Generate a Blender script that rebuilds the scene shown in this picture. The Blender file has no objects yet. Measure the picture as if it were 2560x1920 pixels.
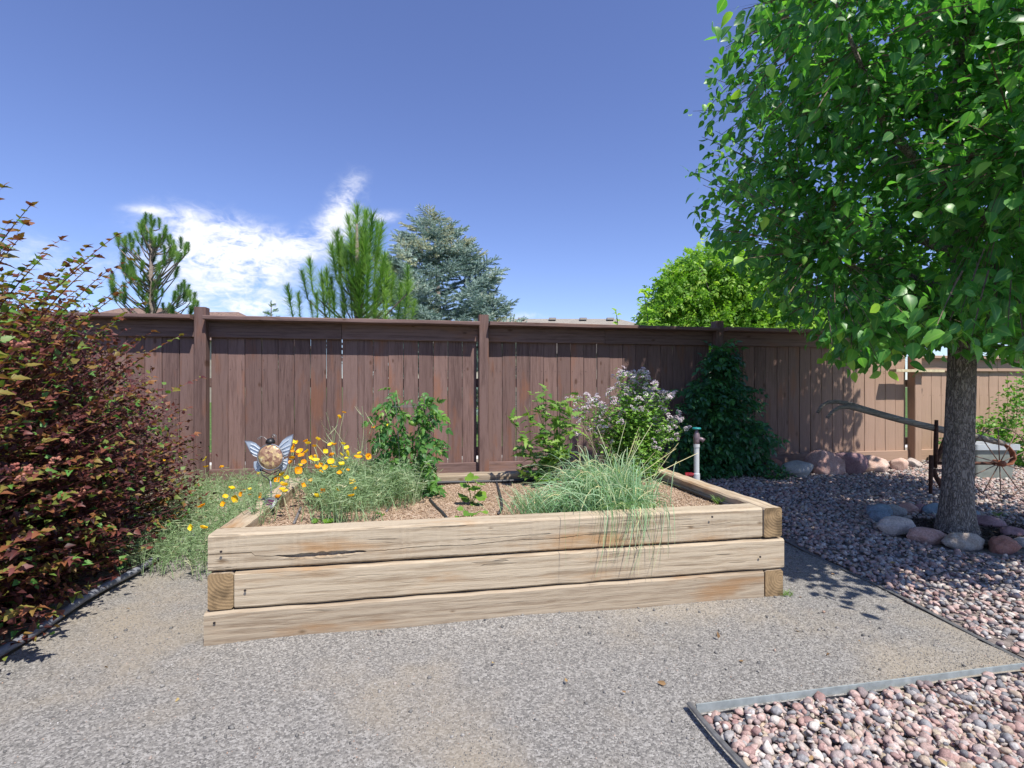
import bpy, math, random
import numpy as np
from mathutils import Vector, Matrix, Euler

# ------------------------------------------------------------------ camera, sky, sun, exposure
scene = bpy.context.scene
TH = math.radians(10.6); CT, ST = math.cos(TH), math.sin(TH)
CAMZ = 0.97; FPX = 1270.0; HZ = 965.0
cam_d = bpy.data.cameras.new('camera'); cam = bpy.data.objects.new('camera', cam_d)
scene.collection.objects.link(cam); scene.camera = cam
cam.location = (0, 0, CAMZ); cam.rotation_euler = (math.pi/2, 0, -TH)
cam_d.sensor_width = 36; cam_d.lens = FPX/2560*36; cam_d.shift_y = 5/2560
cam_d.clip_start = 0.05; cam_d.clip_end = 2000
scene.render.resolution_x = 1024; scene.render.resolution_y = 768
SUN = Vector((0.24, -0.58, 1.0)).normalized()
EL = math.asin(SUN.z); ROT = math.atan2(SUN.x, SUN.y)
sd = bpy.data.lights.new('sun', 'SUN'); sd.energy = 5.0; sd.angle = math.radians(0.5); sd.color = (1, .95, .87)
so = bpy.data.objects.new('sun', sd); scene.collection.objects.link(so)
so.rotation_euler = SUN.to_track_quat('Z', 'Y').to_euler(); so.location = (3, -6, 14)
scene.view_settings.view_transform = 'Standard'; scene.view_settings.look = 'None'
scene.view_settings.exposure = 0.45; scene.view_settings.gamma = 1
SKY_STRENGTH = 0.09
cy = scene.cycles; cy.max_bounces = 6; cy.diffuse_bounces = 3; cy.glossy_bounces = 2; cy.transmission_bounces = 3; cy.transparent_max_bounces = 4

world = bpy.data.worlds.new('World'); scene.world = world; world.use_nodes = True

def nd(nt, typ, ins=None, **attrs):
    n = nt.nodes.new(typ)
    for k, v in attrs.items(): setattr(n, k, v)
    for k, v in (ins or {}).items():
        s = n.inputs[k]
        if isinstance(v, bpy.types.NodeSocket): nt.links.new(v, s)
        elif isinstance(v, (tuple, list)) and len(v) == 3 and s.type == 'RGBA': s.default_value = (*v, 1)
        else: s.default_value = v
    return n
def mth(nt, op, a, b=None, c=None, clamp=False):
    ins = {0: a}
    if b is not None: ins[1] = b
    if c is not None: ins[2] = c
    return nd(nt, 'ShaderNodeMath', ins, operation=op, use_clamp=clamp).outputs[0]
def mixc(nt, f, a, b, blend='MIX'):
    n = nd(nt, 'ShaderNodeMix', None, data_type='RGBA', blend_type=blend)
    for k, v in ((0, f), (6, a), (7, b)):
        s = n.inputs[k]
        if isinstance(v, bpy.types.NodeSocket): nt.links.new(v, s)
        elif isinstance(v, (tuple, list)): s.default_value = (*v[:3], 1)
        else: s.default_value = v
    return n.outputs[2]
def ramp(nt, fac, stops):
    n = nd(nt, 'ShaderNodeValToRGB', {0: fac}); cr = n.color_ramp
    while len(cr.elements) < len(stops): cr.elements.new(.5)
    for e, (p, c) in zip(cr.elements, stops):
        e.position = p; e.color = (c, c, c, 1) if isinstance(c, (int, float)) else (*c, 1)
    return n.outputs[0]
def maprange(nt, v, a, b, c=0.0, d=1.0, smooth=False):
    return nd(nt, 'ShaderNodeMapRange', {0: v, 1: a, 2: b, 3: c, 4: d}, interpolation_type='SMOOTHSTEP' if smooth else 'LINEAR').outputs[0]
def noise(nt, vec, scale, detail=3, rough=.55, dist=0.0):
    return nd(nt, 'ShaderNodeTexNoise', {'Vector': vec, 'Scale': scale, 'Detail': detail, 'Roughness': rough, 'Distortion': dist}).outputs[0]

def build_sky():
    nt = world.node_tree; nt.nodes.clear()
    sky = nd(nt, 'ShaderNodeTexSky', sky_type='NISHITA', sun_disc=False, sun_elevation=EL, sun_rotation=ROT,
             altitude=1500, air_density=1.15, dust_density=.5, ozone_density=3.2)
    hs = nd(nt, 'ShaderNodeHueSaturation', {'Hue': .512, 'Saturation': .97, 'Value': 1.0, 'Color': sky.outputs[0]})
    skyc = mixc(nt, 1.0, hs.outputs[0], (1.2, 1.27, 1.52), 'MULTIPLY')
    tc = nd(nt, 'ShaderNodeTexCoord').outputs['Generated']
    sp = nd(nt, 'ShaderNodeSeparateXYZ', {0: tc})
    phi = mth(nt, 'MULTIPLY', mth(nt, 'ARCTAN2', sp.outputs[0], sp.outputs[1]), 57.2958)
    el = mth(nt, 'MULTIPLY', mth(nt, 'ARCSINE', sp.outputs[2]), 57.2958)
    def pe(px, py):
        d = (px-1280)/FPX; return math.degrees(TH+math.atan(d)), math.degrees(math.atan((HZ-py)/FPX/math.hypot(1, d)))
    blobs = []
    for px, py, wx, wy, rot, amp in [(490, 600, 4.2, 2.7, -6, 1.05), (620, 625, 5.0, 2.5, 0, 1.1), (580, 700, 6.0, 2.4, 0, .75), (760, 610, 4.5, 1.6, 30, .8),
                                     (850, 545, 1.6, 3.6, -12, .82), (950, 545, 3.0, .75, 14, .6), (890, 470, 1.6, 2.6, -30, .36), (590, 765, 5.0, 1.0, 0, 1.0), (365, 525, 1.5, .35, 5, .5),
                                     (110, 650, 6, 2.2, 0, .42), (1330, 790, 3, .6, 0, .45)]:
        p, e = pe(px, py); blobs.append((p, e, wx, wy, rot, amp))
    rr = random.Random(3)
    for a in range(60, 320, 23):
        blobs.append((a if a < 180 else a-360, rr.uniform(4, 16), rr.uniform(5, 9), rr.uniform(1.5, 3.2), rr.uniform(-12, 12), rr.uniform(.6, 1)))
    tot = None
    for p, e, wx, wy, rot, amp in blobs:
        c, s = math.cos(math.radians(rot)), math.sin(math.radians(rot))
        a = mth(nt, 'SUBTRACT', phi, p); b = mth(nt, 'SUBTRACT', el, e)
        u = mth(nt, 'ADD', mth(nt, 'MULTIPLY', a, c/wx), mth(nt, 'MULTIPLY', b, s/wx))
        v = mth(nt, 'ADD', mth(nt, 'MULTIPLY', a, -s/wy), mth(nt, 'MULTIPLY', b, c/wy))
        g = mth(nt, 'MULTIPLY', mth(nt, 'EXPONENT', mth(nt, 'MULTIPLY', mth(nt, 'ADD', mth(nt, 'MULTIPLY', u, u), mth(nt, 'MULTIPLY', v, v)), -1.0)), amp)
        tot = g if tot is None else mth(nt, 'ADD', tot, g)
    q = nd(nt, 'ShaderNodeCombineXYZ', {0: mth(nt, 'MULTIPLY', phi, .1), 1: mth(nt, 'MULTIPLY', el, .17), 2: 3.3}).outputs[0]
    n1 = noise(nt, q, 2.0, 9, .62, .5); n2 = noise(nt, q, 6.5, 6, .6, 1.4)
    nn = mth(nt, 'ADD', mth(nt, 'MULTIPLY', n1, .75), mth(nt, 'MULTIPLY', n2, .35))
    den = mth(nt, 'MULTIPLY', tot, maprange(nt, nn, .36, .72, .02, 1.35))
    den = maprange(nt, den, .06, 1.05, 0, 1, True)
    cc = mixc(nt, noise(nt, q, 3.5, 4), (7.2, 7.6, 8.9), (10.5, 10.5, 10.9))
    fin = mixc(nt, den, skyc, cc)
    bg = nd(nt, 'ShaderNodeBackground', {'Color': fin, 'Strength': SKY_STRENGTH})
    out = nd(nt, 'ShaderNodeOutputWorld', {'Surface': bg.outputs[0]})
build_sky()

# ------------------------------------------------------------------ helpers
R = np.random.default_rng(11); rnd = random.Random(5)
COL = scene.collection
def ray(px, py):
    d = (px-1280)/FPX
    return np.array([ST+CT*d, CT-ST*d, (HZ-py)/FPX])
def at(px, py, depth): v = ray(px, py)*depth; return Vector((v[0], v[1], v[2]+CAMZ))
def onz(px, py, z): return at(px, py, (z-CAMZ)/((HZ-py)/FPX))
def ony(px, py, y): return at(px, py, y/ray(px, py)[1])
def proj(P):
    P = np.asarray(P, float); dep = P[..., 0]*ST+P[..., 1]*CT; rt = P[..., 0]*CT-P[..., 1]*ST
    dd = np.maximum(dep, .01); return 1280+FPX*rt/dd, HZ-FPX*(P[..., 2]-CAMZ)/dd, dep
def gz(y): return float(np.clip((y-2.6)*.04, 0, .1))

def tag(o, label=None, cat=None, group=None, kind=None):
    if label: o['label'] = label
    if cat: o['category'] = cat
    if group: o['group'] = group
    if kind: o['kind'] = kind
    return o
def empty(name, loc, label=None, cat=None, group=None, kind=None):
    o = bpy.data.objects.new(name, None); COL.objects.link(o); o.location = loc; o.empty_display_size = .1
    return tag(o, label, cat, group, kind)
def off(parent):
    v = Vector((0, 0, 0)); p = parent
    while p is not None: v += p.location; p = p.parent
    return v
def link(name, me, parent=None, mat=None, smooth=False):
    o = bpy.data.objects.new(name, me); COL.objects.link(o)
    if mat is not None and not me.materials: me.materials.append(mat)
    if smooth: me.shade_smooth()
    if parent is not None: o.parent = parent
    return o

class MB:
    def __init__(s): s.v = []; s.f = []
    def add(s, vs, fs):
        b = len(s.v); s.v += [tuple(x) for x in vs]; s.f += [tuple(b+i for i in f) for f in fs]
    def box(s, c, size, rz=0.0, M=None):
        x, y, z = [k/2 for k in size]
        vs = [Vector((a*x, b*y, d*z)) for a in (-1, 1) for b in (-1, 1) for d in (-1, 1)]
        if M is None: M = Matrix.Translation(c) @ Matrix.Rotation(rz, 4, 'Z')
        s.add([M @ v for v in vs], [(0, 1, 3, 2), (4, 6, 7, 5), (0, 4, 5, 1), (2, 3, 7, 6), (0, 2, 6, 4), (1, 5, 7, 3)])
    def tube(s, pts, rad, n=8, cap=True, flat=1.0):
        pts = [Vector(p) for p in pts]
        if not hasattr(rad, '__len__'): rad = [rad]*len(pts)
        rings = []; ref = None
        for i, p in enumerate(pts):
            t = (pts[min(i+1, len(pts)-1)]-pts[max(i-1, 0)]).normalized()
            if ref is None: ref = Vector((0, 0, 1)) if abs(t.z) < .9 else Vector((1, 0, 0))
            a = (ref - t*ref.dot(t)).normalized(); b = t.cross(a); ref = a
            rings.append([p+(a*math.cos(k*2*math.pi/n)*flat+b*math.sin(k*2*math.pi/n))*rad[i] for k in range(n)])
        vs = [v for r in rings for v in r]
        fs = [(i*n+k, i*n+(k+1) % n, (i+1)*n+(k+1) % n, (i+1)*n+k) for i in range(len(pts)-1) for k in range(n)]
        if cap: fs += [tuple(range(n-1, -1, -1)), tuple((len(pts)-1)*n+k for k in range(n))]
        s.add(vs, fs)
    def lathe(s, prof, n=16, M=Matrix()):
        vs = [M @ Vector((r*math.cos(k*2*math.pi/n), r*math.sin(k*2*math.pi/n), z)) for r, z in prof for k in range(n)]
        fs = [(i*n+k, i*n+(k+1) % n, (i+1)*n+(k+1) % n, (i+1)*n+k) for i in range(len(prof)-1) for k in range(n)]
        fs += [tuple(range(n-1, -1, -1)), tuple((len(prof)-1)*n+k for k in range(n))]
        s.add(vs, fs)
    def mesh(s, name, o=Vector((0, 0, 0))):
        me = bpy.data.meshes.new(name); me.from_pydata([(a-o.x, b-o.y, c-o.z) for a, b, c in s.v], [], s.f); me.update(); return me
    def put(s, name, parent, mat, smooth=False):
        return link(name, s.mesh(name, off(parent)), parent, mat, smooth)
    def thing(s, name, loc, mat, label, cat, group=None, kind=None, smooth=False):
        loc = Vector(loc); o = link(name, s.mesh(name, loc), None, mat, smooth); o.location = loc
        return tag(o, label, cat, group, kind)

def np_mesh(name, V, F, attrs=None, smooth=False):
    me = bpy.data.meshes.new(name); k = F.shape[1]
    me.vertices.add(len(V)); me.vertices.foreach_set('co', np.ascontiguousarray(V, np.float32).ravel())
    me.loops.add(F.size); me.loops.foreach_set('vertex_index', np.ascontiguousarray(F, np.int32).ravel())
    me.polygons.add(len(F)); me.polygons.foreach_set('loop_start', np.arange(0, F.size, k, dtype=np.int32))
    if smooth: me.polygons.foreach_set('use_smooth', np.ones(len(F), bool))
    me.update(calc_edges=True)
    for nm, arr in (attrs or {}).items():
        a = me.attributes.new(nm, 'FLOAT', 'POINT'); a.data.foreach_set('value', np.ascontiguousarray(arr, np.float32))
    me.validate(); return me

def frames(pos, d, nrm, scale):
    pos = np.asarray(pos, float); d = np.asarray(d, float); nrm = np.asarray(nrm, float)
    d = d/np.linalg.norm(d, axis=1, keepdims=True)
    x = np.cross(d, nrm); x /= np.maximum(np.linalg.norm(x, axis=1, keepdims=True), 1e-6); z = np.cross(x, d)
    M = np.zeros((len(pos), 4, 4)); s = np.asarray(scale, float).reshape(-1, 1)
    M[:, :3, 0] = x*s; M[:, :3, 1] = d*s; M[:, :3, 2] = z*s; M[:, :3, 3] = pos; M[:, 3, 3] = 1
    return M
def bake(name, tm, Ms, tint, which, parent, mat, kind='stuff', smooth=False):
    Vs, Fs, T, Mi = [], [], [], []; b = 0; o = np.array(off(parent)) if parent is not None else np.zeros(3)
    for k, (v, f, mid) in enumerate(tm):
        sel = np.where(which == k)[0]
        if not len(sel): continue
        A = Ms[sel]; w = np.einsum('nij,vj->nvi', A[:, :3, :3], v)+A[:, None, :3, 3]
        Vs.append(w.reshape(-1, 3)-o); Fs.append((f[None]+(np.arange(len(sel))*len(v))[:, None, None]+b).reshape(-1, f.shape[1])); b += len(sel)*len(v)
        T.append(np.repeat(tint[sel], len(v))); Mi.append(np.tile(mid, len(sel)))
    if not Vs: return None
    me = np_mesh(name, np.vstack(Vs), np.vstack(Fs), {'tint': np.concatenate(T), 'mid': np.concatenate(Mi)}, smooth)
    ob = link(name, me, parent, mat); 
    if kind: ob['kind'] = kind
    return ob
VARIANTS = {}
def scatter(parent, piece, tm, mat, Ms, tint, nind=300, stuff='foliage', size=1.0, minpx=9, smooth=False, kind='stuff'):
    n = len(Ms); which = R.integers(0, len(tm), n)
    c = Ms[:, :3, 3]; sc = np.linalg.norm(Ms[:, :3, 1], axis=1); px, py, dep = proj(c)
    s = sc*size*FPX/np.maximum(dep, .2); inside = (px > -10) & (px < 2570) & (py > -10) & (py < 1930) & (dep > .2)
    score = np.where(inside & (s >= minpx), s, 0); order = np.argsort(-score)[:nind]; order = order[score[order] > 0]
    o = off(parent); T0 = Matrix.Translation(-o); bk = 14 if piece == 'pebble' else 6
    for i in order:
        b = int(min(bk-1, tint[i]*bk)); key = (piece, mat.name, which[i], b, id(tm))
        if key not in VARIANTS:
            v, f, mid = tm[which[i]]
            VARIANTS[key] = np_mesh(piece, v, f, {'tint': np.full(len(v), (b+.5)/bk), 'mid': mid}, smooth); VARIANTS[key].materials.append(mat)
        ob = bpy.data.objects.new(piece, VARIANTS[key]); COL.objects.link(ob); ob.parent = parent; ob.matrix_basis = T0 @ Matrix(Ms[i])
    rest = np.setdiff1d(np.arange(n), order)
    if len(rest): bake(stuff, tm, Ms[rest], tint[rest], which[rest], parent, mat, kind, smooth)

# templates: (verts, tris, mid attribute), along +Y with length 1, normal +Z
def leaf_t(ys, ws, fold=.25, droop=.25, petiole=0.0, twist=0.0):
    V = []; mid = []; F = []
    for y, w in zip(ys, ws):
        z = -droop*y*y; tw = twist*y
        if w <= 0: V.append((0, y, z)); mid.append(1.0)
        else:
            V += [(-w, y, z+fold*w-tw*w), (0, y, z), (w, y, z+fold*w+tw*w)]; mid += [0, 1, 0]
    i = 0; rows = []
    for w in ws:
        if w <= 0: rows.append((i,)); i += 1
        else: rows.append((i, i+1, i+2)); i += 3
    for a, b in zip(rows, rows[1:]):
        if len(a) == 1 and len(b) == 3: F += [(a[0], b[1], b[0]), (a[0], b[2], b[1])]
        elif len(a) == 3 and len(b) == 3: F += [(a[0], a[1], b[1]), (a[0], b[1], b[0]), (a[1], a[2], b[2]), (a[1], b[2], b[1])]
        elif len(a) == 3: F += [(a[0], a[1], b[0]), (a[1], a[2], b[0])]
    if petiole > 0:
        k = len(V); V += [(-.014, -petiole, .06), (.014, -petiole, .06), (0, .05, 0.005)]; mid += [1, 1, 1]; F.append((k, k+1, k+2))
    return np.array(V, float), np.array(F, int), np.array(mid, float)
def merge_t(parts):
    V, F, M_ = [], [], []; b = 0
    for v, f, m in parts: V.append(v); F.append(f+b); M_.append(m); b += len(v)
    return np.vstack(V), np.vstack(F), np.concatenate(M_)
def xf_t(t, M): v, f, m = t; A = np.array(M); return v @ A[:3, :3].T+A[:3, 3], f, m
def compound_t(npair, leaf, lsize, spread=60, droop=.35, seed=0):
    r = random.Random(seed); parts = []
    rach = leaf_t([0, .5, 1], [.008, .008, 0], 0, droop); parts.append(rach)
    for i in range(npair):
        y = .22+.68*i/max(1, npair-1)
        for s in (-1, 1):
            k = lsize*(1-.3*abs(i/(npair-.999)-.4))*r.uniform(.85, 1.15)
            M = Matrix.Translation((0, y+r.uniform(-.02, .02), -droop*y*y)) @ Matrix.Rotation(-s*math.radians(spread+r.uniform(-14, 14)), 4, 'Z') @ Matrix.Rotation(s*r.uniform(-.2, .5), 4, 'Y') @ Matrix.Rotation(r.uniform(-.5, .1), 4, 'X') @ Matrix.Scale(k, 4)
            parts.append(xf_t(leaf, M))
    parts.append(xf_t(leaf, Matrix.Translation((0, .92, -droop*.85)) @ Matrix.Rotation(-.5, 4, 'X') @ Matrix.Scale(lsize*1.1, 4)))
    return merge_t(parts)
def strips(P, W, side=None):
    """P (N,K,3) polylines, W (N,K) widths -> quads as tris"""
    N, K, _ = P.shape; t = np.gradient(P, axis=1)
    if side is None: side = R.normal(size=(N, 1, 3))*np.array([1, 1, .25])
    s = np.cross(t, np.broadcast_to(side, t.shape)); s /= np.maximum(np.linalg.norm(s, axis=2, keepdims=True), 1e-6)
    V = np.stack([P-s*W[..., None]/2, P+s*W[..., None]/2], 2).reshape(N, K*2, 3)
    f = []
    for k in range(K-1): f += [(2*k, 2*k+1, 2*k+3), (2*k, 2*k+3, 2*k+2)]
    F = (np.array(f)[None]+(np.arange(N)*K*2)[:, None, None]).reshape(-1, 3)
    return V.reshape(-1, 3), F
def put_strips(name, parent, mat, P, W, tint, kind='stuff', side=None):
    V, F = strips(P, W, side); K = P.shape[1]
    me = np_mesh(name, V-np.array(off(parent)), F, {'tint': np.repeat(tint, K*2), 'mid': np.tile(np.repeat(np.linspace(0, 1, K), 2), len(P))})
    o = link(name, me, parent, mat)
    if kind: o['kind'] = kind
    return o
def unit(n): v = R.normal(size=(n, 3)); return v/np.linalg.norm(v, axis=1, keepdims=True)
def bez(a, b, c, K):
    t = np.linspace(0, 1, K)[None, :, None]; a, b, c = [np.asarray(k, float)[:, None, :] for k in (a, b, c)]
    return a*(1-t)**2+2*b*t*(1-t)+c*t*t

# ------------------------------------------------------------------ materials
def mk(name):
    m = bpy.data.materials.new(name); m.use_nodes = True; nt = m.node_tree
    return m, nt, nt.nodes['Principled BSDF'], nt.nodes['Material Output']
def setb(nt, b, **kw):
    for k, v in kw.items():
        s = b.inputs[k.replace('_', ' ')]
        if isinstance(v, bpy.types.NodeSocket): nt.links.new(v, s)
        elif isinstance(v, (tuple, list)) and len(v) == 3: s.default_value = (*v, 1)
        else: s.default_value = v
def bump(nt, h, strength, dist=.01):
    return nd(nt, 'ShaderNodeBump', {'Height': h, 'Strength': strength, 'Distance': dist}).outputs[0]
def simple(name, col, rough=.6, metal=0.0, var=.12, scale=30, bmp=0.0):
    m, nt, b, _ = mk(name); tc = nd(nt, 'ShaderNodeTexCoord').outputs['Object']
    n = noise(nt, tc, scale, 4)
    dk = tuple(c*(1-var*1.6) for c in col); lt = tuple(min(1, c*(1+var)) for c in col)
    setb(nt, b, Base_Color=ramp(nt, n, [(.3, dk), (.7, lt)]), Roughness=rough, Metallic=metal)
    if bmp: setb(nt, b, Normal=bump(nt, n, bmp, .004))
    return m
def leafmat(name, stops, rough=.45, trans=.3, midc=None, spec=.5, tcol=1.6, mv=0.0):
    m, nt, b, out = mk(name)
    t = nd(nt, 'ShaderNodeAttribute', attribute_name='tint').outputs['Fac']
    if mv: t = mth(nt, 'ADD', t, mth(nt, 'MULTIPLY', mth(nt, 'SUBTRACT', nd(nt, 'ShaderNodeAttribute', attribute_name='mid').outputs['Fac'], .5), mv), None, True)
    col = ramp(nt, t, stops)
    if midc:
        mid = nd(nt, 'ShaderNodeAttribute', attribute_name='mid').outputs['Fac']
        col = mixc(nt, maprange(nt, mid, .82, 1.0, 0, .55), col, midc)
    setb(nt, b, Base_Color=col, Roughness=rough, Specular_IOR_Level=spec)
    tr = nd(nt, 'ShaderNodeBsdfTranslucent', {'Color': mixc(nt, 1.0, col, (tcol, tcol*1.15, tcol*.45), 'MULTIPLY')})
    mx = nd(nt, 'ShaderNodeMixShader', {0: trans, 1: b.outputs[0], 2: tr.outputs[0]})
    nt.links.new(mx.outputs[0], out.inputs[0]); return m

def wood_mat(name, axis, dark, light, stain, gscale=1.0, weather=.5, knots=True, byx=None, endc=None, rough=.8):
    m, nt, b, _ = mk(name); tcn = nd(nt, 'ShaderNodeTexCoord'); tc = tcn.outputs['Object']
    rn = nd(nt, 'ShaderNodeObjectInfo').outputs['Random']
    offv = nd(nt, 'ShaderNodeCombineXYZ', {0: mth(nt, 'MULTIPLY', rn, 37.0), 1: mth(nt, 'MULTIPLY', rn, 91.0), 2: mth(nt, 'MULTIPLY', rn, 53.0)}).outputs[0]
    p = nd(nt, 'ShaderNodeVectorMath', {0: tc, 1: offv}, operation='ADD').outputs[0]
    sc = [1.0, 1.0, 1.0]; sc = [.055 if i == axis else 1.0 for i in range(3)]
    ps = nd(nt, 'ShaderNodeVectorMath', {0: p, 1: tuple(sc)}, operation='MULTIPLY').outputs[0]
    warp = noise(nt, ps, 9*gscale, 2, .5)
    fine = noise(nt, ps, 150*gscale, 5, .65)
    mid_ = noise(nt, ps, 34*gscale, 4, .6, 1.2)
    ringd = nd(nt, 'ShaderNodeTexWave', {'Vector': ps, 'Scale': 9*gscale, 'Distortion': 5.0, 'Detail': 4.0, 'Detail Scale': 2.2, 'Detail Roughness': .55}, wave_type='BANDS', bands_direction='Y' if axis == 2 else 'Z').outputs[1]
    g = mth(nt, 'ADD', mth(nt, 'MULTIPLY', mid_, .55), mth(nt, 'ADD', mth(nt, 'MULTIPLY', fine, .42), mth(nt, 'MULTIPLY', ringd, .1)))
    col = ramp(nt, g, [(.40, dark), (.58, light)])
    stainn = noise(nt, nd(nt, 'ShaderNodeVectorMath', {0: p, 1: tuple(.25 if i == axis else 1.0 for i in range(3))}, operation='MULTIPLY').outputs[0], 7, 4, .6)
    col = mixc(nt, maprange(nt, stainn, .52, .7, 0, .8, True), col, stain)
    col = mixc(nt, 1.0, col, ramp(nt, mth(nt, 'FRACT', mth(nt, 'MULTIPLY', rn, 7.31)), [(0, (.8, .78, .78)), (.5, (1.0, 1.0, 1.0)), (1, (1.16, 1.13, 1.1))]), 'MULTIPLY')
    h = g
    if knots:
        sx_ = nd(nt, 'ShaderNodeSeparateXYZ', {0: p}); k2 = nd(nt, 'ShaderNodeCombineXYZ', {0: mth(nt, 'MULTIPLY', sx_.outputs[axis], .5), 1: sx_.outputs[0 if axis == 2 else 2]}).outputs[0]
        vn = nd(nt, 'ShaderNodeTexVoronoi', {'Vector': k2, 'Scale': 4.2, 'Randomness': 1.0}, voronoi_dimensions='2D'); vo = mth(nt, 'ADD', vn.outputs['Distance'], mth(nt, 'MULTIPLY', nd(nt, 'ShaderNodeSeparateColor', {0: vn.outputs['Color']}).outputs[1], .07))
        kn = maprange(nt, mth(nt, 'ADD', vo, mth(nt, 'MULTIPLY', fine, .03)), .05, .105, 1, 0, True)
        col = mixc(nt, mth(nt, 'MULTIPLY', kn, .75), col, tuple(c*.35 for c in stain))
        h = mth(nt, 'SUBTRACT', g, mth(nt, 'MULTIPLY', kn, .5))
    chk = mth(nt, 'MULTIPLY', maprange(nt, noise(nt, ps, 60*gscale, 2, .4), .30, .335, 1, 0), maprange(nt, warp, .42, .55, 0, 1))
    col = mixc(nt, mth(nt, 'MULTIPLY', chk, .5*weather), col, tuple(c*.22 for c in dark))
    h = mth(nt, 'SUBTRACT', h, mth(nt, 'MULTIPLY', chk, .8))
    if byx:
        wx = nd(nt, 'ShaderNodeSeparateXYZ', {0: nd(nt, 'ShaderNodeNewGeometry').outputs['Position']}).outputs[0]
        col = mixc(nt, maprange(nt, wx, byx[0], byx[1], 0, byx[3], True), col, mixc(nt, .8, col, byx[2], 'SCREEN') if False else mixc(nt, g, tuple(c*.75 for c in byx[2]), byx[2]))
    if endc:
        nx = nd(nt, 'ShaderNodeSeparateXYZ', {0: tcn.outputs['Normal']}).outputs[axis]
        e = maprange(nt, mth(nt, 'ABSOLUTE', nx), .8, .95)
        rp = nd(nt, 'ShaderNodeVectorMath', {0: tc, 1: nd(nt, 'ShaderNodeCombineXYZ', {0: 0.0, 1: .03, 2: mth(nt, 'ADD', -.07, mth(nt, 'MULTIPLY', rn, .05))}).outputs[0]}, operation='ADD').outputs[0]
        rp = nd(nt, 'ShaderNodeVectorMath', {0: rp, 1: tuple(0.0 if i == axis else 1.0 for i in range(3))}, operation='MULTIPLY').outputs[0]
        rg = nd(nt, 'ShaderNodeTexWave', {'Vector': rp, 'Scale': 26.0, 'Distortion': 2.2, 'Detail': 3.0, 'Detail Scale': 4.0}, wave_type='RINGS', rings_direction='SPHERICAL').outputs[1]
        blotch = noise(nt, p, 16, 4)
        ec = mixc(nt, maprange(nt, blotch, .42, .62), mixc(nt, rg, tuple(c*.85 for c in endc), endc), mixc(nt, rg, tuple(c*.38 for c in endc), tuple(c*.5 for c in endc)))
        col = mixc(nt, e, col, ec)
        h = mth(nt, 'ADD', mth(nt, 'MULTIPLY', h, mth(nt, 'SUBTRACT', 1.0, e)), mth(nt, 'MULTIPLY', rg, mth(nt, 'MULTIPLY', e, .2)))
    setb(nt, b, Base_Color=col, Roughness=rough, Specular_IOR_Level=.25, Normal=bump(nt, h, .55*weather+.2, .006)); return m

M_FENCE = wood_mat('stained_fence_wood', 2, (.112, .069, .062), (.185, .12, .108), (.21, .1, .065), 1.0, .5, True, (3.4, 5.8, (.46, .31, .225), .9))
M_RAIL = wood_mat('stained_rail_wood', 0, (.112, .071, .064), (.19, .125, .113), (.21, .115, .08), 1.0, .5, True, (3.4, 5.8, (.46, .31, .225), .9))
M_TIMBER = wood_mat('weathered_pine_timber', 0, (.27, .205, .138), (.44, .365, .265), (.35, .2, .09), 1.15, .75, True, None, (.3, .205, .11))
M_PALE = simple('pale_board_wood', (.55, .47, .3), .8, 0, .2, 20)
M_NAIL = simple('nail_steel', (.05, .04, .04), .5, .5)

def ground_mat(name, stops, scale, rough=.95, bmp=.6, big=None, bd=.01):
    m, nt, b, _ = mk(name); tc = nd(nt, 'ShaderNodeTexCoord').outputs['Object']
    vo = nd(nt, 'ShaderNodeTexVoronoi', {'Vector': tc, 'Scale': scale, 'Randomness': 1.0})
    cv = nd(nt, 'ShaderNodeSeparateColor', {0: vo.outputs['Color']}).outputs[0]
    n = noise(nt, tc, scale*.6, 5, .7)
    f = mth(nt, 'ADD', mth(nt, 'MULTIPLY', cv, .6), mth(nt, 'MULTIPLY', n, .4))
    col = ramp(nt, f, stops)
    if big: col = mixc(nt, maprange(nt, noise(nt, tc, big[0], 4, .6), .45, .68, 0, big[2], True), col, big[1])
    hh = mth(nt, 'ADD', mth(nt, 'MULTIPLY', vo.outputs['Distance'], -.6), n)
    setb(nt, b, Base_Color=col, Roughness=rough, Specular_IOR_Level=.2, Normal=bump(nt, hh, bmp, bd)); return m
M_PATH = ground_mat('crusher_fines', [(.2, (.12, .115, .11)), (.45, (.212, .202, .188)), (.62, (.265, .252, .234)), (.8, (.35, .336, .315))], 170, big=(1.1, (.32, .27, .2), .65), bd=.006)
M_BASE = ground_mat('rock_bed_soil', [(.2, (.1, .085, .08)), (.8, (.26, .22, .2))], 60)
M_SOIL = ground_mat('bed_soil', [(.2, (.2, .13, .09)), (.5, (.36, .25, .17)), (.8, (.52, .4, .3))], 110, big=(6, (.22, .15, .1), .6))
M_BARK_MULCH = ground_mat('dark_bark_mulch', [(.2, (.02, .016, .012)), (.8, (.09, .065, .05))], 90)
M_EARTH = ground_mat('garden_earth', [(.2, (.2, .17, .13)), (.8, (.38, .33, .26))], 40)
M_LAWN = ground_mat('lawn', [(.2, (.04, .08, .02)), (.8, (.12, .19, .05))], 12, bd=.03)
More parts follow.
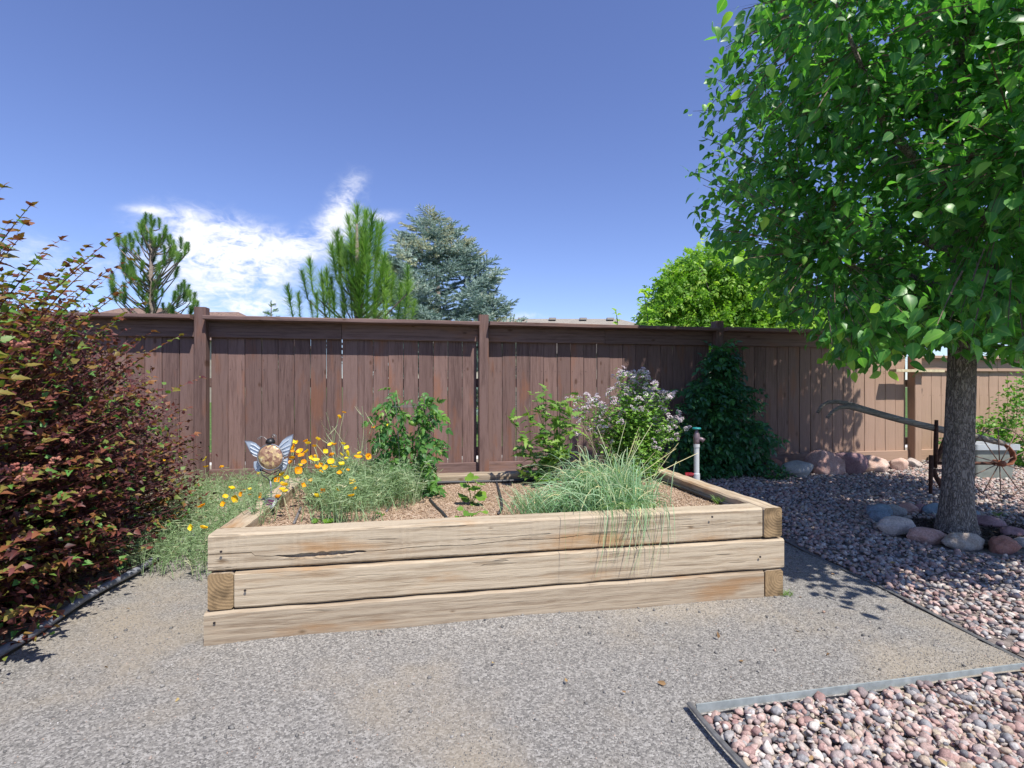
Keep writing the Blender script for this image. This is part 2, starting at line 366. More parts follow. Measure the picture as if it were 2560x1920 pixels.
def stone_mat(name, stops, rough=.7, spk=160, bmp=.25):
    m, nt, b, _ = mk(name); tc = nd(nt, 'ShaderNodeNewGeometry').outputs['Position']
    t = nd(nt, 'ShaderNodeAttribute', attribute_name='tint').outputs['Fac']
    r2 = ramp(nt, t, stops); s = noise(nt, tc, spk, 3, .7); l = noise(nt, tc, 22, 4, .6)
    col = mixc(nt, 1.0, r2, ramp(nt, s, [(.3, .62), (.7, 1.25)]), 'MULTIPLY'); col = mixc(nt, 1.0, col, ramp(nt, l, [(.3, .72), (.7, 1.18)]), 'MULTIPLY')
    setb(nt, b, Base_Color=col, Roughness=rough, Specular_IOR_Level=.3, Normal=bump(nt, s, bmp, .003)); return m
PEB = [(0, (.15, .15, .16)), (.1, (.27, .265, .27)), (.2, (.42, .395, .38)), (.32, (.42, .27, .235)), (.44, (.52, .38, .335)), (.55, (.3, .18, .165)), (.64, (.56, .48, .42)), (.74, (.23, .19, .19)), (.83, (.48, .34, .3)), (.91, (.4, .33, .245)), (1, (.66, .62, .59))]
M_PEB = stone_mat('river_pebbles', PEB); M_GRAIN = stone_mat('path_grains', [(0, (.06, .062, .07)), (.3, (.15, .146, .14)), (.55, (.245, .233, .217)), (.8, (.33, .314, .292)), (.93, (.46, .3, .22)), (1, (.66, .64, .61))], .85, 300)
def rock_mat(name, col, col2):
    m, nt, b, _ = mk(name); tc = nd(nt, 'ShaderNodeTexCoord').outputs['Object']
    a = noise(nt, tc, 9, 5, .65, .8); s = noise(nt, tc, 120, 4, .75)
    c = ramp(nt, a, [(.35, col), (.65, col2)]); c = mixc(nt, 1.0, c, ramp(nt, s, [(.3, .6), (.7, 1.3)]), 'MULTIPLY')
    setb(nt, b, Base_Color=c, Roughness=.85, Specular_IOR_Level=.25, Normal=bump(nt, mth(nt, 'ADD', a, mth(nt, 'MULTIPLY', s, .3)), .5, .012)); return m

# ------------------------------------------------------------------ ground
def sheet(name, pts, z, mat, parent=None, kind='structure', nx=1):
    mb = MB(); mb.add([(x, y, z if z is not None else gz(y)) for x, y in pts], [tuple(range(len(pts)))])
    o = link(name, mb.mesh(name), None, mat)
    if kind: o['kind'] = kind
    return o
def grid_sheet(name, x0, x1, y0, y1, nx, ny, zf, mat, keep=None):
    xs = np.linspace(x0, x1, nx); ys = np.linspace(y0, y1, ny); X, Y = np.meshgrid(xs, ys); Z = zf(X, Y)
    V = np.stack([X, Y, Z], -1).reshape(-1, 3); i = np.arange(nx*ny).reshape(ny, nx)
    F = np.stack([i[:-1, :-1], i[:-1, 1:], i[1:, 1:], i[1:, :-1]], -1).reshape(-1, 4)
    if keep is not None: F = F[keep(V[F].mean(1))]
    o = link(name, np_mesh(name, V, F, smooth=True), None, mat); o['kind'] = 'structure'; return o
gzv = lambda Y: np.clip((Y-2.6)*.04, 0, .1)
def edge_x(y): return 1.94+.118*y
ground = grid_sheet('ground', -400, 400, -60, 900, 3, 3, lambda X, Y: X*0-.06, M_LAWN)
grid_sheet('garden_soil', -9, 9, -3, 6.2, 60, 60, lambda X, Y: gzv(Y)-.02+.012*np.sin(X*3.1)*np.cos(Y*2.7), M_EARTH)
def path_z(X, Y): return .016*np.exp(-(np.maximum(0, 2.075-Y)/.07)**2)*(X > -.85)*(X < 1.72)*(.6+.4*np.sin(X*5.1)*np.sin(X*2.3+1))*np.where(Y > 2.1, 0, 1)+.006*np.sin(X*2.3+1)*np.sin(Y*3.1)+.004*np.sin(X*7+Y*5)
M_CONC = ground_mat('pale_concrete', [(.2, (.5, .48, .45)), (.8, (.66, .64, .6))], 40, bmp=.1)
grid_sheet('sidewalk', -14, 16, 5.45, 7.4, 3, 3, lambda X, Y: X*0-.03, M_CONC)
path = grid_sheet('gravel_path', -1.44, 2.36, -1.5, 3.6, 90, 120, path_z, M_PATH, lambda c: (c[:, 0] < edge_x(c[:, 1])) & ~((c[:, 0] > .82) & (c[:, 1] < 1.38)))
ICO = None
def ico(sub):
    t = (1+5**.5)/2; V = [(-1, t, 0), (1, t, 0), (-1, -t, 0), (1, -t, 0), (0, -1, t), (0, 1, t), (0, -1, -t), (0, 1, -t), (t, 0, -1), (t, 0, 1), (-t, 0, -1), (-t, 0, 1)]
    F = [(0, 11, 5), (0, 5, 1), (0, 1, 7), (0, 7, 10), (0, 10, 11), (1, 5, 9), (5, 11, 4), (11, 10, 2), (10, 7, 6), (7, 1, 8), (3, 9, 4), (3, 4, 2), (3, 2, 6), (3, 6, 8), (3, 8, 9), (4, 9, 5), (2, 4, 11), (6, 2, 10), (8, 6, 7), (9, 8, 1)]
    V = [Vector(v).normalized() for v in V]
    for _ in range(sub):
        c = {}; G = []
        def m(a, b):
            k = (min(a, b), max(a, b))
            if k not in c: c[k] = len(V); V.append(((V[a]+V[b])/2).normalized())
            return c[k]
        for a, b, d in F: x, y, z = m(a, b), m(b, d), m(d, a); G += [(a, x, z), (b, y, x), (d, z, y), (x, y, z)]
        F = G
    return np.array([tuple(v) for v in V]), np.array(F)
def lumpy(sub, seed, amp, sc, cuts=0):
    r = np.random.default_rng(seed); V, F = ico(sub); V = V.copy()
    for _ in range(5):
        k = r.normal(size=3)*1.6; ph = r.uniform(0, 6); V *= (1+amp*np.sin(V@k+ph))[:, None]
    if sub >= 3:
        for f_, a_ in ((4, .03), (9, .014), (17, .007)):
            for _ in range(3): k = r.normal(size=3)*f_; V *= (1+a_*np.sin(V@k+r.uniform(0, 6)))[:, None]
    for _ in range(cuts):
        n = r.normal(size=3); n /= np.linalg.norm(n); d = r.uniform(.55, .8); q = V@n-d; V -= np.where(q > 0, q*.85, 0)[:, None]*n
    return V*np.array(sc), F, np.zeros(len(V))
PEB_HI = [lumpy(1, s, .08, (1, r_, q_), 4) for s, r_, q_ in ((1, .8, .6), (2, .7, .62), (3, .9, .55), (4, .75, .7), (5, .62, .5), (12, .95, .75), (13, .85, .5))]
PEB_LO = [lumpy(0, s, .07, (1, .8, .62)) for s in (6, 7, 8)]
def rot_frames(pos, scale, tilt=.5):
    n = len(pos); d = np.stack([R.normal(size=n), R.normal(size=n), R.normal(size=n)*tilt*.5], 1); nr = np.stack([R.normal(size=n)*tilt, R.normal(size=n)*tilt, np.ones(n)], 1)
    return frames(pos, d, nr, scale)
def visible_xy(X, Y): d_, e_, dep = proj(np.stack([X, Y, X*0], -1)); return (d_ > -60) & (d_ < 2640) & (dep > .6)
TREE = onz(2392, 1338, .01)
def rock_beds():
    main = grid_sheet('rock_bed', 1.9, 9, -1.5, 4.95, 60, 60, lambda X, Y: gzv(Y)-.004, M_BASE, lambda c: c[:, 0] > edge_x(c[:, 1])+.01)
    n = 52000; X = R.uniform(1.9, 8, n); Y = R.uniform(1.3, 4.98, n)
    k = (X > edge_x(Y)+.02) & visible_xy(X, Y) & (np.hypot(X-TREE.x, Y-TREE.y) > .38) ; X, Y = X[k], Y[k]
    # fence behind and vine area keep their stones too
    s = .0068+.0115*R.uniform(0, 1, len(X))**1.8; Z = gzv(Y)+s*R.uniform(.0, .75, len(X)); P = np.stack([X, Y, Z], 1)
    ti = R.uniform(0, 1, len(X)); dep = proj(P)[2]; near = dep < 3.0
    scatter(main, 'pebble', PEB_HI, M_PEB, rot_frames(P[near], s[near]), ti[near], 150, 'pebbles', 2, 9, True)
    bake('small_pebbles', PEB_LO, rot_frames(P[~near], s[~near]*1.1), ti[~near], R.integers(0, 3, (~near).sum()), main, M_PEB, 'stuff', True)
    fr = grid_sheet('rock_border', .82, 2.2, -.4, 1.38, 30, 30, lambda X, Y: X*0-.012, M_BASE, lambda c: c[:, 0] < edge_x(c[:, 1])+.02)
    n = 5200; X = R.uniform(.83, 2.15, n); Y = R.uniform(.75, 1.37, n); k = visible_xy(X, Y) & (X < edge_x(Y)); X, Y = X[k], Y[k]
    s = .0065+.0125*R.uniform(0, 1, len(X))**1.8; P = np.stack([X, Y, R.uniform(-.012, .012, len(X))], 1)
    scatter(fr, 'pebble', PEB_HI, M_PEB, rot_frames(P, s), R.uniform(0, 1, len(X)), 300, 'pebbles', 2, 9, True)
rock_beds()
GR = [lumpy(0, s, .1, (1, .75, .6)) for s in (9, 10, 11)]
OCT = []
for s in range(4):
    r = np.random.default_rng(s+40); v = np.array([(1, 0, 0), (-1, 0, 0), (0, 1, 0), (0, -1, 0), (0, 0, 1), (0, 0, -1)], float)*r.uniform(.55, 1.1, (6, 1))+r.normal(0, .12, (6, 3))
    OCT.append((v, np.array([(0, 2, 4), (2, 1, 4), (1, 3, 4), (3, 0, 4), (2, 0, 5), (1, 2, 5), (3, 1, 5), (0, 3, 5)]), np.zeros(6)))
def path_grains():
    n = 95000; Y = .75+2.75*R.uniform(0, 1, n)**1.35; X = R.uniform(-1.42, 2.3, n)
    k = visible_xy(X, Y) & (X < edge_x(Y)-.01) & ~((X > .8) & (Y < 1.4)) & ~((X > -.77) & (X < 1.66) & (Y > 2.08)) ; X, Y = X[k], Y[k]
    s = np.where(R.uniform(0, 1, len(X)) > .993, R.uniform(.005, .010, len(X)), R.uniform(.0012, .003, len(X)))
    P = np.stack([X, Y, path_z(X, Y)+s*.25], 1)
    bake('gravel_grains', OCT, rot_frames(P, s, 1.0), np.clip(R.normal(.52, .17, len(X)), 0, 1), R.integers(0, 4, len(X)), path, M_GRAIN)
path_grains()
def litter():
    M_DRY = leafmat('dry_leaf', [(0, (.16, .09, .04)), (.5, (.3, .18, .08)), (1, (.42, .32, .14))], .8, .15)
    T = [leaf_t([0, .3, .65, 1], [0, .26, .2, 0], f_, d_) for f_, d_ in ((.6, .3), (.2, -.3))]
    for par, n, x0, x1, y0, y1, zz in ((bpy.data.objects['rock_bed'], 130, 2.2, 5.5, 1.7, 4.8, .02), (bpy.data.objects['rock_border'], 14, .9, 2.0, 1.0, 1.35, .016), (path, 40, -1.3, 2.1, 1.0, 3.2, .006)):
        X = R.uniform(x0, x1, n); Y = R.uniform(y0, y1, n); k = ~((X > -.8) & (X < 1.68) & (Y > 2.0)) if par is path else X > -9; X, Y = X[k], Y[k]; n = len(X)
        bake('leaf_litter', T, rot_frames(np.stack([X, Y, gzv(Y)+zz], 1), R.uniform(.01, .028, n), .5), R.uniform(0, 1, n), R.integers(0, 2, n), par, M_DRY)
litter()

# ------------------------------------------------------------------ edging
M_EDGE = simple('weathered_steel_edging', (.15, .15, .15), .6, .3, .2, 40); M_PLASTIC_EDGE = simple('grey_edging', (.26, .29, .29), .6, 0, .15, 30); M_HOSE = simple('grey_hose', (.2, .21, .24), .55, 0, .15, 60); M_DRIP = simple('black_drip_tube', (.03, .03, .034), .5, 0, .2, 80); M_DRIPG = simple('faded_drip_tube', (.16, .15, .15), .7, 0, .2, 80)
mb = MB(); mb.tube([(edge_x(y)-.002+.006*math.sin(y*4), y, .004+.003*math.sin(y*7)) for y in np.linspace(.4, 3.6, 40)], .010, 6, True, .35)
mb.thing('steel_edging', (2.1, 1.4, 0), M_EDGE, 'thin dark metal edging strip between the fine gravel path and shaded pebble bed', 'edging')
mb = MB(); mb.box((1.45, 1.382, -.006), (1.27, .005, .062)); mb.thing('plastic_edging', (1.45, 1.38, 0), M_PLASTIC_EDGE, 'flat grey edging strip along the sunny pebble border in front of the raised bed', 'edging')
mb = MB(); mb.tube([(.812-.012*math.sin(y*6), y, .018) for y in np.linspace(.55, 1.40, 14)], .009, 8, True, .6); mb.thing('dark_edging', (.81, 1, 0), M_EDGE, 'short dark edging strip closing the end of the sunny pebble border', 'edging')
mb = MB(); mb.tube([(-1.43+.03*math.sin(y*2.2)+.012*math.sin(y*9), y, .024) for y in np.linspace(.6, 3.75, 44)], .017, 8); mb.thing('garden_hose', (-1.43, 2, 0), M_HOSE, 'grey hose lying on the gravel along the foot of the purple shrub', 'hose', smooth=True)

# ------------------------------------------------------------------ fence
def rbox(sx, sy, sz, bev=.004, name='b', wob=0.0, seed=0, seg=6, axis=2):
    """board with chamfered long edges and slight unevenness, centred at origin"""
    r = random.Random(seed); L = [sx, sy, sz][axis]; o = [i for i in range(3) if i != axis]; a, b = [(sx, sy, sz)[i]/2 for i in o]
    cs = [(-a+bev, -b), (a-bev, -b), (a, -b+bev), (a, b-bev), (a-bev, b), (-a+bev, b), (-a, b-bev), (-a, -b+bev)]
    if axis == 1: cs = cs[::-1]
    V = []; F = []
    for i in range(seg+1):
        t = -L/2+L*i/seg; j = [r.uniform(-wob, wob) for _ in range(4)]
        for k, (u, v) in enumerate(cs):
            p = [0, 0, 0]; p[axis] = t; p[o[0]] = u+(j[0] if u > 0 else j[1]); p[o[1]] = v+(j[2] if v > 0 else j[3]); V.append(p)
    for i in range(seg):
        for k in range(8): F.append((i*8+k, i*8+(k+1) % 8, (i+1)*8+(k+1) % 8, (i+1)*8+k))
    F += [tuple(range(7, -1, -1)), tuple(seg*8+k for k in range(8))]
    me = bpy.data.meshes.new(name); me.from_pydata(V, [], F); me.update(); return me
FY = 5.0
def fence():
    root = empty('wooden_fence', (.64, FY, .05), 'brown stained wooden privacy fence with capped posts behind the raised bed', 'fence')
    o0 = root.location
    def piece(nm, me, c, mat, rx=0, ry=0, rz=0):
        o = link(nm, me, root, mat); o.location = Vector(c)-o0; o.rotation_euler = (rx, ry, rz); return o
    posts = [-6.92, -4.40, -1.88, .64, 3.165, 5.69, 8.2]
    pick = [rbox(.1372, .02, 1.38, .0025, 'picket', .0016, s, 7) for s in range(7)]
    pick_low = [rbox(.1362, .02, 1.14, .0025, 'picket', .0016, s+20, 7) for s in range(4)]
    postm = [rbox(.095, .1, 1.66, .006, 'post', .0015, s, 5) for s in range(3)]; post_low = rbox(.095, .1, 1.26, .006, 'post', .0015, 9, 5)
    r = random.Random(2); nails = MB()
    for i, px in enumerate(posts):
        low = px > 6
        if px > 5: piece('post', post_low, (px, FY-.052, .06+.63), M_FENCE)
        else: piece('post', postm[i % 3], (px, FY-.052, .83+r.uniform(-.01, .01)), M_FENCE, 0, r.uniform(-.004, .004))
    for a, b in zip(posts, posts[1:]):
        low = a > 5; top = 1.33 if low else 1.588; n = 17; g = (b-a-.115)/n; x0 = a+.055
        yc = FY+.03 if low else FY
        for k in range(n):
            x = x0+g*(k+.5)+r.uniform(-.0012, .0012)
            pm = r.choice(pick_low if low else pick); pl = 1.14 if low else 1.38
            o = piece('picket', pm, (x, yc+.011+r.uniform(-.002, .002), top-.045-pl/2), M_FENCE, 0, r.uniform(-.0015, .0015), r.choice((0, math.pi)))
            for s in (-1, 1): 
                for zz in (top-.47,):
                    nails.add([(x+s*.05+.0035*math.cos(q*1.047), yc-.0006, zz+r.uniform(-.004, .004)+.0035*math.sin(q*1.047)) for q in range(6)], [tuple(range(6))])
        capd = .10 if low else .168
        w = b-a-.1; half = a+.05+w*(.47 if a < 0 else .5)
        piece('cap_board', rbox(w, capd+.03, .036, .005, 'cap_board', .002, int(a*7)+50, 14, 0), ((a+b)/2, yc-capd/2+.012, top-.018), M_RAIL, 0, r.uniform(-.002, .002))
        for xa, xb in ((a+.05, half-.002), (half+.002, b-.05)):
            piece('top_rail', rbox(xb-xa, .036, .149, .004, 'top_rail', .0015, int(xa*9)+70, 8, 0), ((xa+xb)/2, yc-.019, top-.1085), M_RAIL)
        piece('kick_board', rbox(w-.004, .034, .15, .004, 'kick_board', .002, int(a*5)+90, 10, 0), ((a+b)/2, yc-.019, .145), M_RAIL)
        for zz in (.32, 1.0):
            piece('back_rail', rbox(w+.08, .036, .085, .003, 'back_rail', .001, 3, 2, 0), ((a+b)/2, yc+.041, zz), M_RAIL)
    nb = nails.put('nail_heads', root, M_NAIL); nb['kind'] = 'stuff'
fence()
mb = MB(); p0 = ony(2232, 930, 4.86); p1 = ony(2352, 924, 4.86)
mb.box(None, None) if False else mb.box((p0+p1)/2, ((p1-p0).length, .09, .03)); mb.thing('pale_board', (p0+p1)/2, M_PALE, 'pale weathered board fixed level across the lower fence beside the tree trunk', 'board')

# ------------------------------------------------------------------ raised bed
BX0, BX1, BY0, BY1, BT = -.77, 1.655, 2.078, 3.30, .092
BH = .1435; BTOP = .413
def raised_bed():
    root = empty('raised_garden_bed', ((BX0+BX1)/2, (BY0+BY1)/2, 0), 'weathered pine timber raised bed filled with soil and plants', 'planter')
    o0 = root.location
    def tim(L, c, rz, seed):
        me = rbox(L, BT, BH-.006, .008, 'timber', .0022, seed, 24, 0); o = link('timber', me, root, M_TIMBER); o.location = Vector(c)-o0; o.rotation_euler.z = rz; return o
    def cracked(L, c):
        """front timber of the top course, its face split by a long drying crack"""
        n = 170; h = (BH-.006)/2; t = BT/2; r = random.Random(4); V = []; rows = 11
        for i in range(n+1):
            x = -L/2+L*i/n; u = i/n
            base = -.018-.012*math.sin(u*4)+.022*u+.003*math.sin(u*41)+r.uniform(-.001, .001)
            if u < .07: base = -.004
            w = .0016 if u < .62 else .0008
            dp = .02
            if .105 < u < .245:
                k = math.sin((u-.105)/.14*math.pi); w = .003+.010*k*(.7+.6*abs(math.sin(u*190)))+r.uniform(0, .003); base -= .006*k
            if u > .93: w = .0003; dp = .003
            zs = [-h, -h+.008, (-h+base)/2-.01, base-w, base-w*.4, base+w*.3, base+w*.6+.0006, (h+base)/2, h-.008, h, h]
            ys = [-t+.008, -t, -t, -t, -t+dp, -t+dp, -t, -t, -t, -t+.008, t]
            wob = [r.uniform(-.0008, .0008) for _ in range(2)]
            V += [(x, y+wob[0], z+wob[1]*(1 if abs(z) > h-.001 else 0)) for y, z in zip(ys, zs)] + [(x, t, -h)]
        m = 12; F = [(i*m+k, (i+1)*m+k, (i+1)*m+(k+1) % m, i*m+(k+1) % m) for i in range(n) for k in range(m)]
        F += [tuple(range(m)), tuple(n*m+k for k in range(m-1, -1, -1))]
        me = bpy.data.meshes.new('timber'); me.from_pydata(V, [], F); me.update()
        o = link('timber', me, root, M_TIMBER); o.location = Vector(c)-o0; o['label'] = 'split top front timber'
    for k in range(3):
        z = BTOP-BH*(k+.5); j = .004*(k-1)
        if k == 0:
            cracked(BX1-BX0-BT-.004, ((BX0+BX1-BT-.004)/2, BY0+BT/2+.003, z))
            tim(BX1-BX0-BT-.004, ((BX0+BX1-BT-.004)/2, BY1-BT/2, z), 0, 31)
            tim(BY1-BY0+.004, (BX1-BT/2, (BY0+BY1)/2, z+.001), math.pi/2, 32); tim(BY1-BY0-2*BT-.004, (BX0+BT/2, (BY0+BY1)/2+.003, z), math.pi/2, 33)
        else:
            e = 1 if k == 1 else 0
            if e:   # end of the side timber shows at the left corner
                tim(BX1-BX0-BT+.008, ((BX0+BX1+BT+.008)/2+.002, BY0+BT/2-.004, z), 0, 41); tim(BX1-BX0-BT, ((BX0+BX1+BT)/2, BY1-BT/2, z), 0, 42)
                tim(BY1-BY0, (BX0+BT/2-.002, (BY0+BY1)/2, z), math.pi/2, 43); tim(BY1-BY0-2*BT-.012, (BX1-BT/2+.004, (BY0+BY1)/2, z), math.pi/2, 44)
            else:
                tim(BX1-BX0-BT+.006, ((BX0+BX1-BT)/2-.007, BY0+BT/2-.009, z), 0, 51); tim(BX1-BX0-BT, ((BX0+BX1-BT)/2, BY1-BT/2, z), 0, 52)
                tim(BY1-BY0, (BX1-BT/2+.006, (BY0+BY1)/2-.005, z), math.pi/2, 53); tim(BY1-BY0-2*BT-.012, (BX0+BT/2-.008, (BY0+BY1)/2, z), math.pi/2, 54)
    nl = MB()
    for px, py in ((553, 1379), (613, 1476), (536, 1557), (1780, 1292), (1900, 1392)):
        p = ony(px, py, BY0-.012); nl.lathe([(.0045, 0), (.005, .0025)], 8, Matrix.Translation(p) @ Matrix.Rotation(math.pi/2, 4, 'X'))
    sp = nl.put('spike_heads', root, M_NAIL); sp['kind'] = 'stuff'
raised_bed()
SZ = .352
def soil_z(X, Y): return SZ+.006*np.sin(X*5.3)*np.sin(Y*6.1)+.004*np.sin(X*13+Y*9)
soil = grid_sheet('bed_soil', BX0+BT-.004, BX1-BT+.004, BY0+BT-.004, BY1-BT+.004, 60, 30, soil_z, M_SOIL)
M_CHIP = stone_mat('wood_chips', [(0, (.17, .1, .06)), (.35, (.36, .24, .15)), (.65, (.5, .37, .25)), (1, (.68, .56, .42))], .9, 200)
def chips():
    n = 15000; X = R.uniform(BX0+BT, BX1-BT, n); Y = R.uniform(BY0+BT, BY1-BT, n); s = R.uniform(.003, .0075, n)
    V = [(v*np.array([.55, 1.3, .3]), f, m) for v, f, m in OCT]
    bake('wood_chips', V, rot_frames(np.stack([X, Y, soil_z(X, Y)+.002], 1), s, .8), R.uniform(0, 1, n), R.integers(0, 4, n), soil, M_CHIP)
chips()
def dripline(pts, r, lab, mat):
    P = [onz(x, y, SZ) for x, y in pts]; P = [Vector((p.x, p.y, float(soil_z(p.x, p.y))+r*.7)) for p in P]
    Q = []
    for i in range(len(P)-1):
        for t in np.linspace(0, 1, 6, endpoint=i == len(P)-2):
            a, b, c, d = P[max(i-1, 0)], P[i], P[i+1], P[min(i+2, len(P)-1)]
            Q.append(.5*((2*b)+(c-a)*t+(2*a-5*b+4*c-d)*t*t+(3*b-a-3*c+d)*t**3))
    m = MB(); m.tube(Q, r, 8); m.thing('drip_tube', Q[0], mat, lab, 'drip tube', smooth=True)
dripline([(735, 1312), (742, 1295), (752, 1270)], .0065, 'short grey drip tube emerging under the poppies by the bed corner', M_DRIPG)
dripline([(850, 1308), (843, 1292), (832, 1275), (826, 1262)], .0065, 'grey drip tube curving out from under the orange poppies', M_DRIPG)
dripline([(966, 1282), (974, 1268), (978, 1256)], .005, 'thin grey drip tube end in front of the tomato plant', M_DRIPG)
dripline([(1075, 1252), (1090, 1268), (1105, 1282), (1118, 1300)], .0075, 'thick dark drip tube beside the tomato plant base', M_DRIP)
dripline([(1240, 1204), (1246, 1225), (1253, 1250), (1254, 1275), (1246, 1292)], .0075, 'dark drip tube between the bright seedling and grass clump', M_DRIP)
m = MB(); m.tube([(x, BY1-BT-.014, SZ+.014+.002*math.sin(x*9)) for x in np.linspace(BX0+BT+.05, BX1-BT-.02, 20)]+[(BX1-BT-.016, y, SZ+.014) for y in np.linspace(BY1-BT-.05, BY0+BT+.12, 10)], .0095, 8)
m.thing('drip_header_tube', (.5, BY1-BT-.014, SZ), M_DRIP, 'long black tube running along the back and side timbers inside the bed', 'drip tube', smooth=True)

# ------------------------------------------------------------------ boulders
ROCKC = {'grey': ((.3, .29, .28), (.42, .4, .38)), 'pink': ((.42, .24, .2), (.52, .36, .32)), 'purple': ((.26, .15, .16), (.36, .23, .23)), 'peach': ((.5, .32, .25), (.62, .47, .4)), 'red': ((.33, .14, .1), (.42, .22, .17)), 'blue': ((.2, .26, .31), (.29, .34, .38)), 'pale': ((.46, .38, .34), (.56, .5, .46)), 'brown': ((.34, .26, .2), (.46, .42, .38))}
ROCKM = {k: rock_mat('rock_'+k, *v) for k, v in ROCKC.items()}
def boulder(x0, x1, y0, y1, col, seed, label, group, dep=.75, cuts=2, tilt=0.0, flat=1.0):
    cx = (x0+x1)/2; g = onz(cx, y1, .03); g = onz(cx, y1, gz(g.y)-.01); D = g.x*ST+g.y*CT
    w = (x1-x0)/FPX*D/2; h = (y1-y0)/FPX*D; ry = w*dep
    V, F, _ = lumpy(3, seed, .05, (1, 1, 1), cuts+2)
    V = V*np.array([w, ry, h*.62]); c, s = math.cos(tilt), math.sin(tilt); V = np.stack([V[:, 0]*c-V[:, 2]*s, V[:, 1], V[:, 0]*s+V[:, 2]*c], 1)
    c, s = math.cos(-TH), math.sin(-TH); V = np.stack([V[:, 0]*c-V[:, 1]*s, V[:, 0]*s+V[:, 1]*c, V[:, 2]], 1)
    V[:, 2] += h-V[:, 2].max()
    V[:, 2] = np.where(V[:, 2] < -.02, -.02+(V[:, 2]+.02)*.3, V[:, 2])
    me = np_mesh('boulder', V, F, smooth=True); o = link('boulder', me, None, ROCKM[col]); o.location = (g.x+ry*ST, g.y+ry*CT*.9, g.z+.008); tag(o, label, 'rock', group)
G1 = 'boulders along the foot of the fence'; G2 = 'ring of stones round the tree'
for a in [(1918, 1962, 1150, 1172, 'red', 1, 'small red brown rock half hidden at the foot of the dark vine', G1, .8, 3), (1963, 2055, 1157, 1194, 'grey', 2, 'smooth grey egg shaped boulder next to the dark vine', G1, .6, 0, -.12),
          (2023, 2124, 1129, 1190, 'pink', 3, 'largest boulder by the fence, pinkish purple with rounded top', G1, .55, 2, -.3), (2095, 2182, 1135, 1188, 'purple', 4, 'angular dark purple boulder with sloping faces by the fence', G1, .6, 5, -.35),
          (2160, 2246, 1143, 1183, 'peach', 5, 'broad flat sunlit pink boulder by the fence', G1, .6, 4, -.08), (2234, 2280, 1149, 1179, 'peach', 6, 'rounded peach rock beside the broad flat pink boulder', G1, .7, 1, -.1), (2272, 2314, 1149, 1171, 'pale', 7, 'pale rock at the end of the boulder row in front of the fence corner post', G1, .7, 1, 0)]: boulder(*a)
for a in [(2186, 2246, 1266, 1302, 'blue', 11, 'blue grey rounded stone behind the smaller pale blue one in the ring', G2, .7, 0), (2187, 2236, 1283, 1312, 'blue', 12, 'small speckled pale blue stone at the outer bend of the tree ring', G2, .8, 0),
          (2218, 2275, 1266, 1298, 'grey', 13, 'light grey oval stone at the back of the tree ring', G2, .6, 0, -.2), (2258, 2302, 1261, 1290, 'pink', 14, 'dusky pink stone in the back of the tree ring', G2, .7, 1), (2290, 2322, 1263, 1288, 'purple', 15, 'small purplish stone touching the dusky pink one in the ring', G2, .7, 1),
          (2322, 2366, 1263, 1293, 'blue', 16, 'blue grey stone half hidden behind the tree trunk', G2, .7, 0), (2213, 2304, 1298, 1346, 'pale', 17, 'long pale pink cobble lying in the front of the tree ring', G2, .45, 0, -.22), (2293, 2392, 1327, 1366, 'pink', 18, 'long pink stone in front of the tree trunk', G2, .5, 1, -.05),
          (2391, 2485, 1341, 1381, 'brown', 19, 'grey and brown mottled cobble in front of the trunk', G2, .5, 1, -.08), (2486, 2566, 1348, 1388, 'red', 20, 'brick red rounded stone in the front of the tree ring', G2, .6, 1), (2430, 2460, 1281, 1306, 'blue', 21, 'small vivid blue grey stone right behind the trunk', G2, .7, 0),
          (2442, 2532, 1297, 1332, 'purple', 22, 'flat brown purple stone behind the mulch of the tree ring', G2, .6, 3, -.2), (2520, 2580, 1322, 1352, 'purple', 23, 'dull mauve stone beside the brick red one', G2, .7, 2), (2548, 2600, 1352, 1376, 'pale', 24, 'pale stone at the far end of the tree ring', G2, .7, 1)]: boulder(*a)
def tree_mulch():
    n = 40; mb = MB(); c = Vector((TREE.x+.16, TREE.y+.08, 0)); ring = [(c.x+.52*math.cos(k*2*math.pi/n), c.y+.34*math.sin(k*2*math.pi/n), .012) for k in range(n)]
    mb.add(ring+[(c.x, c.y, .03)], [(k, (k+1) % n, n) for k in range(n)]); o = link('tree_ring_mulch', mb.mesh('tree_ring_mulch'), None, M_BARK_MULCH); o['kind'] = 'structure'
    m = 3000; a = R.uniform(0, 6.283, m); r = np.sqrt(R.uniform(0, 1, m)); X = c.x+.5*r*np.cos(a); Y = c.y+.33*r*np.sin(a); s = R.uniform(.006, .018, m)
    Mt = stone_mat('dark_chips', [(0, (.02, .015, .012)), (.6, (.07, .05, .04)), (1, (.2, .15, .11))], .9, 150)
    V = [(v*np.array([.4, 1.5, .2]), f, q) for v, f, q in OCT]
    bake('bark_chips', V, rot_frames(np.stack([X, Y, .016+.016*(1-r)+s*.2], 1), s, .6), R.uniform(0, 1, m), R.integers(0, 4, m), o, Mt)
tree_mulch()

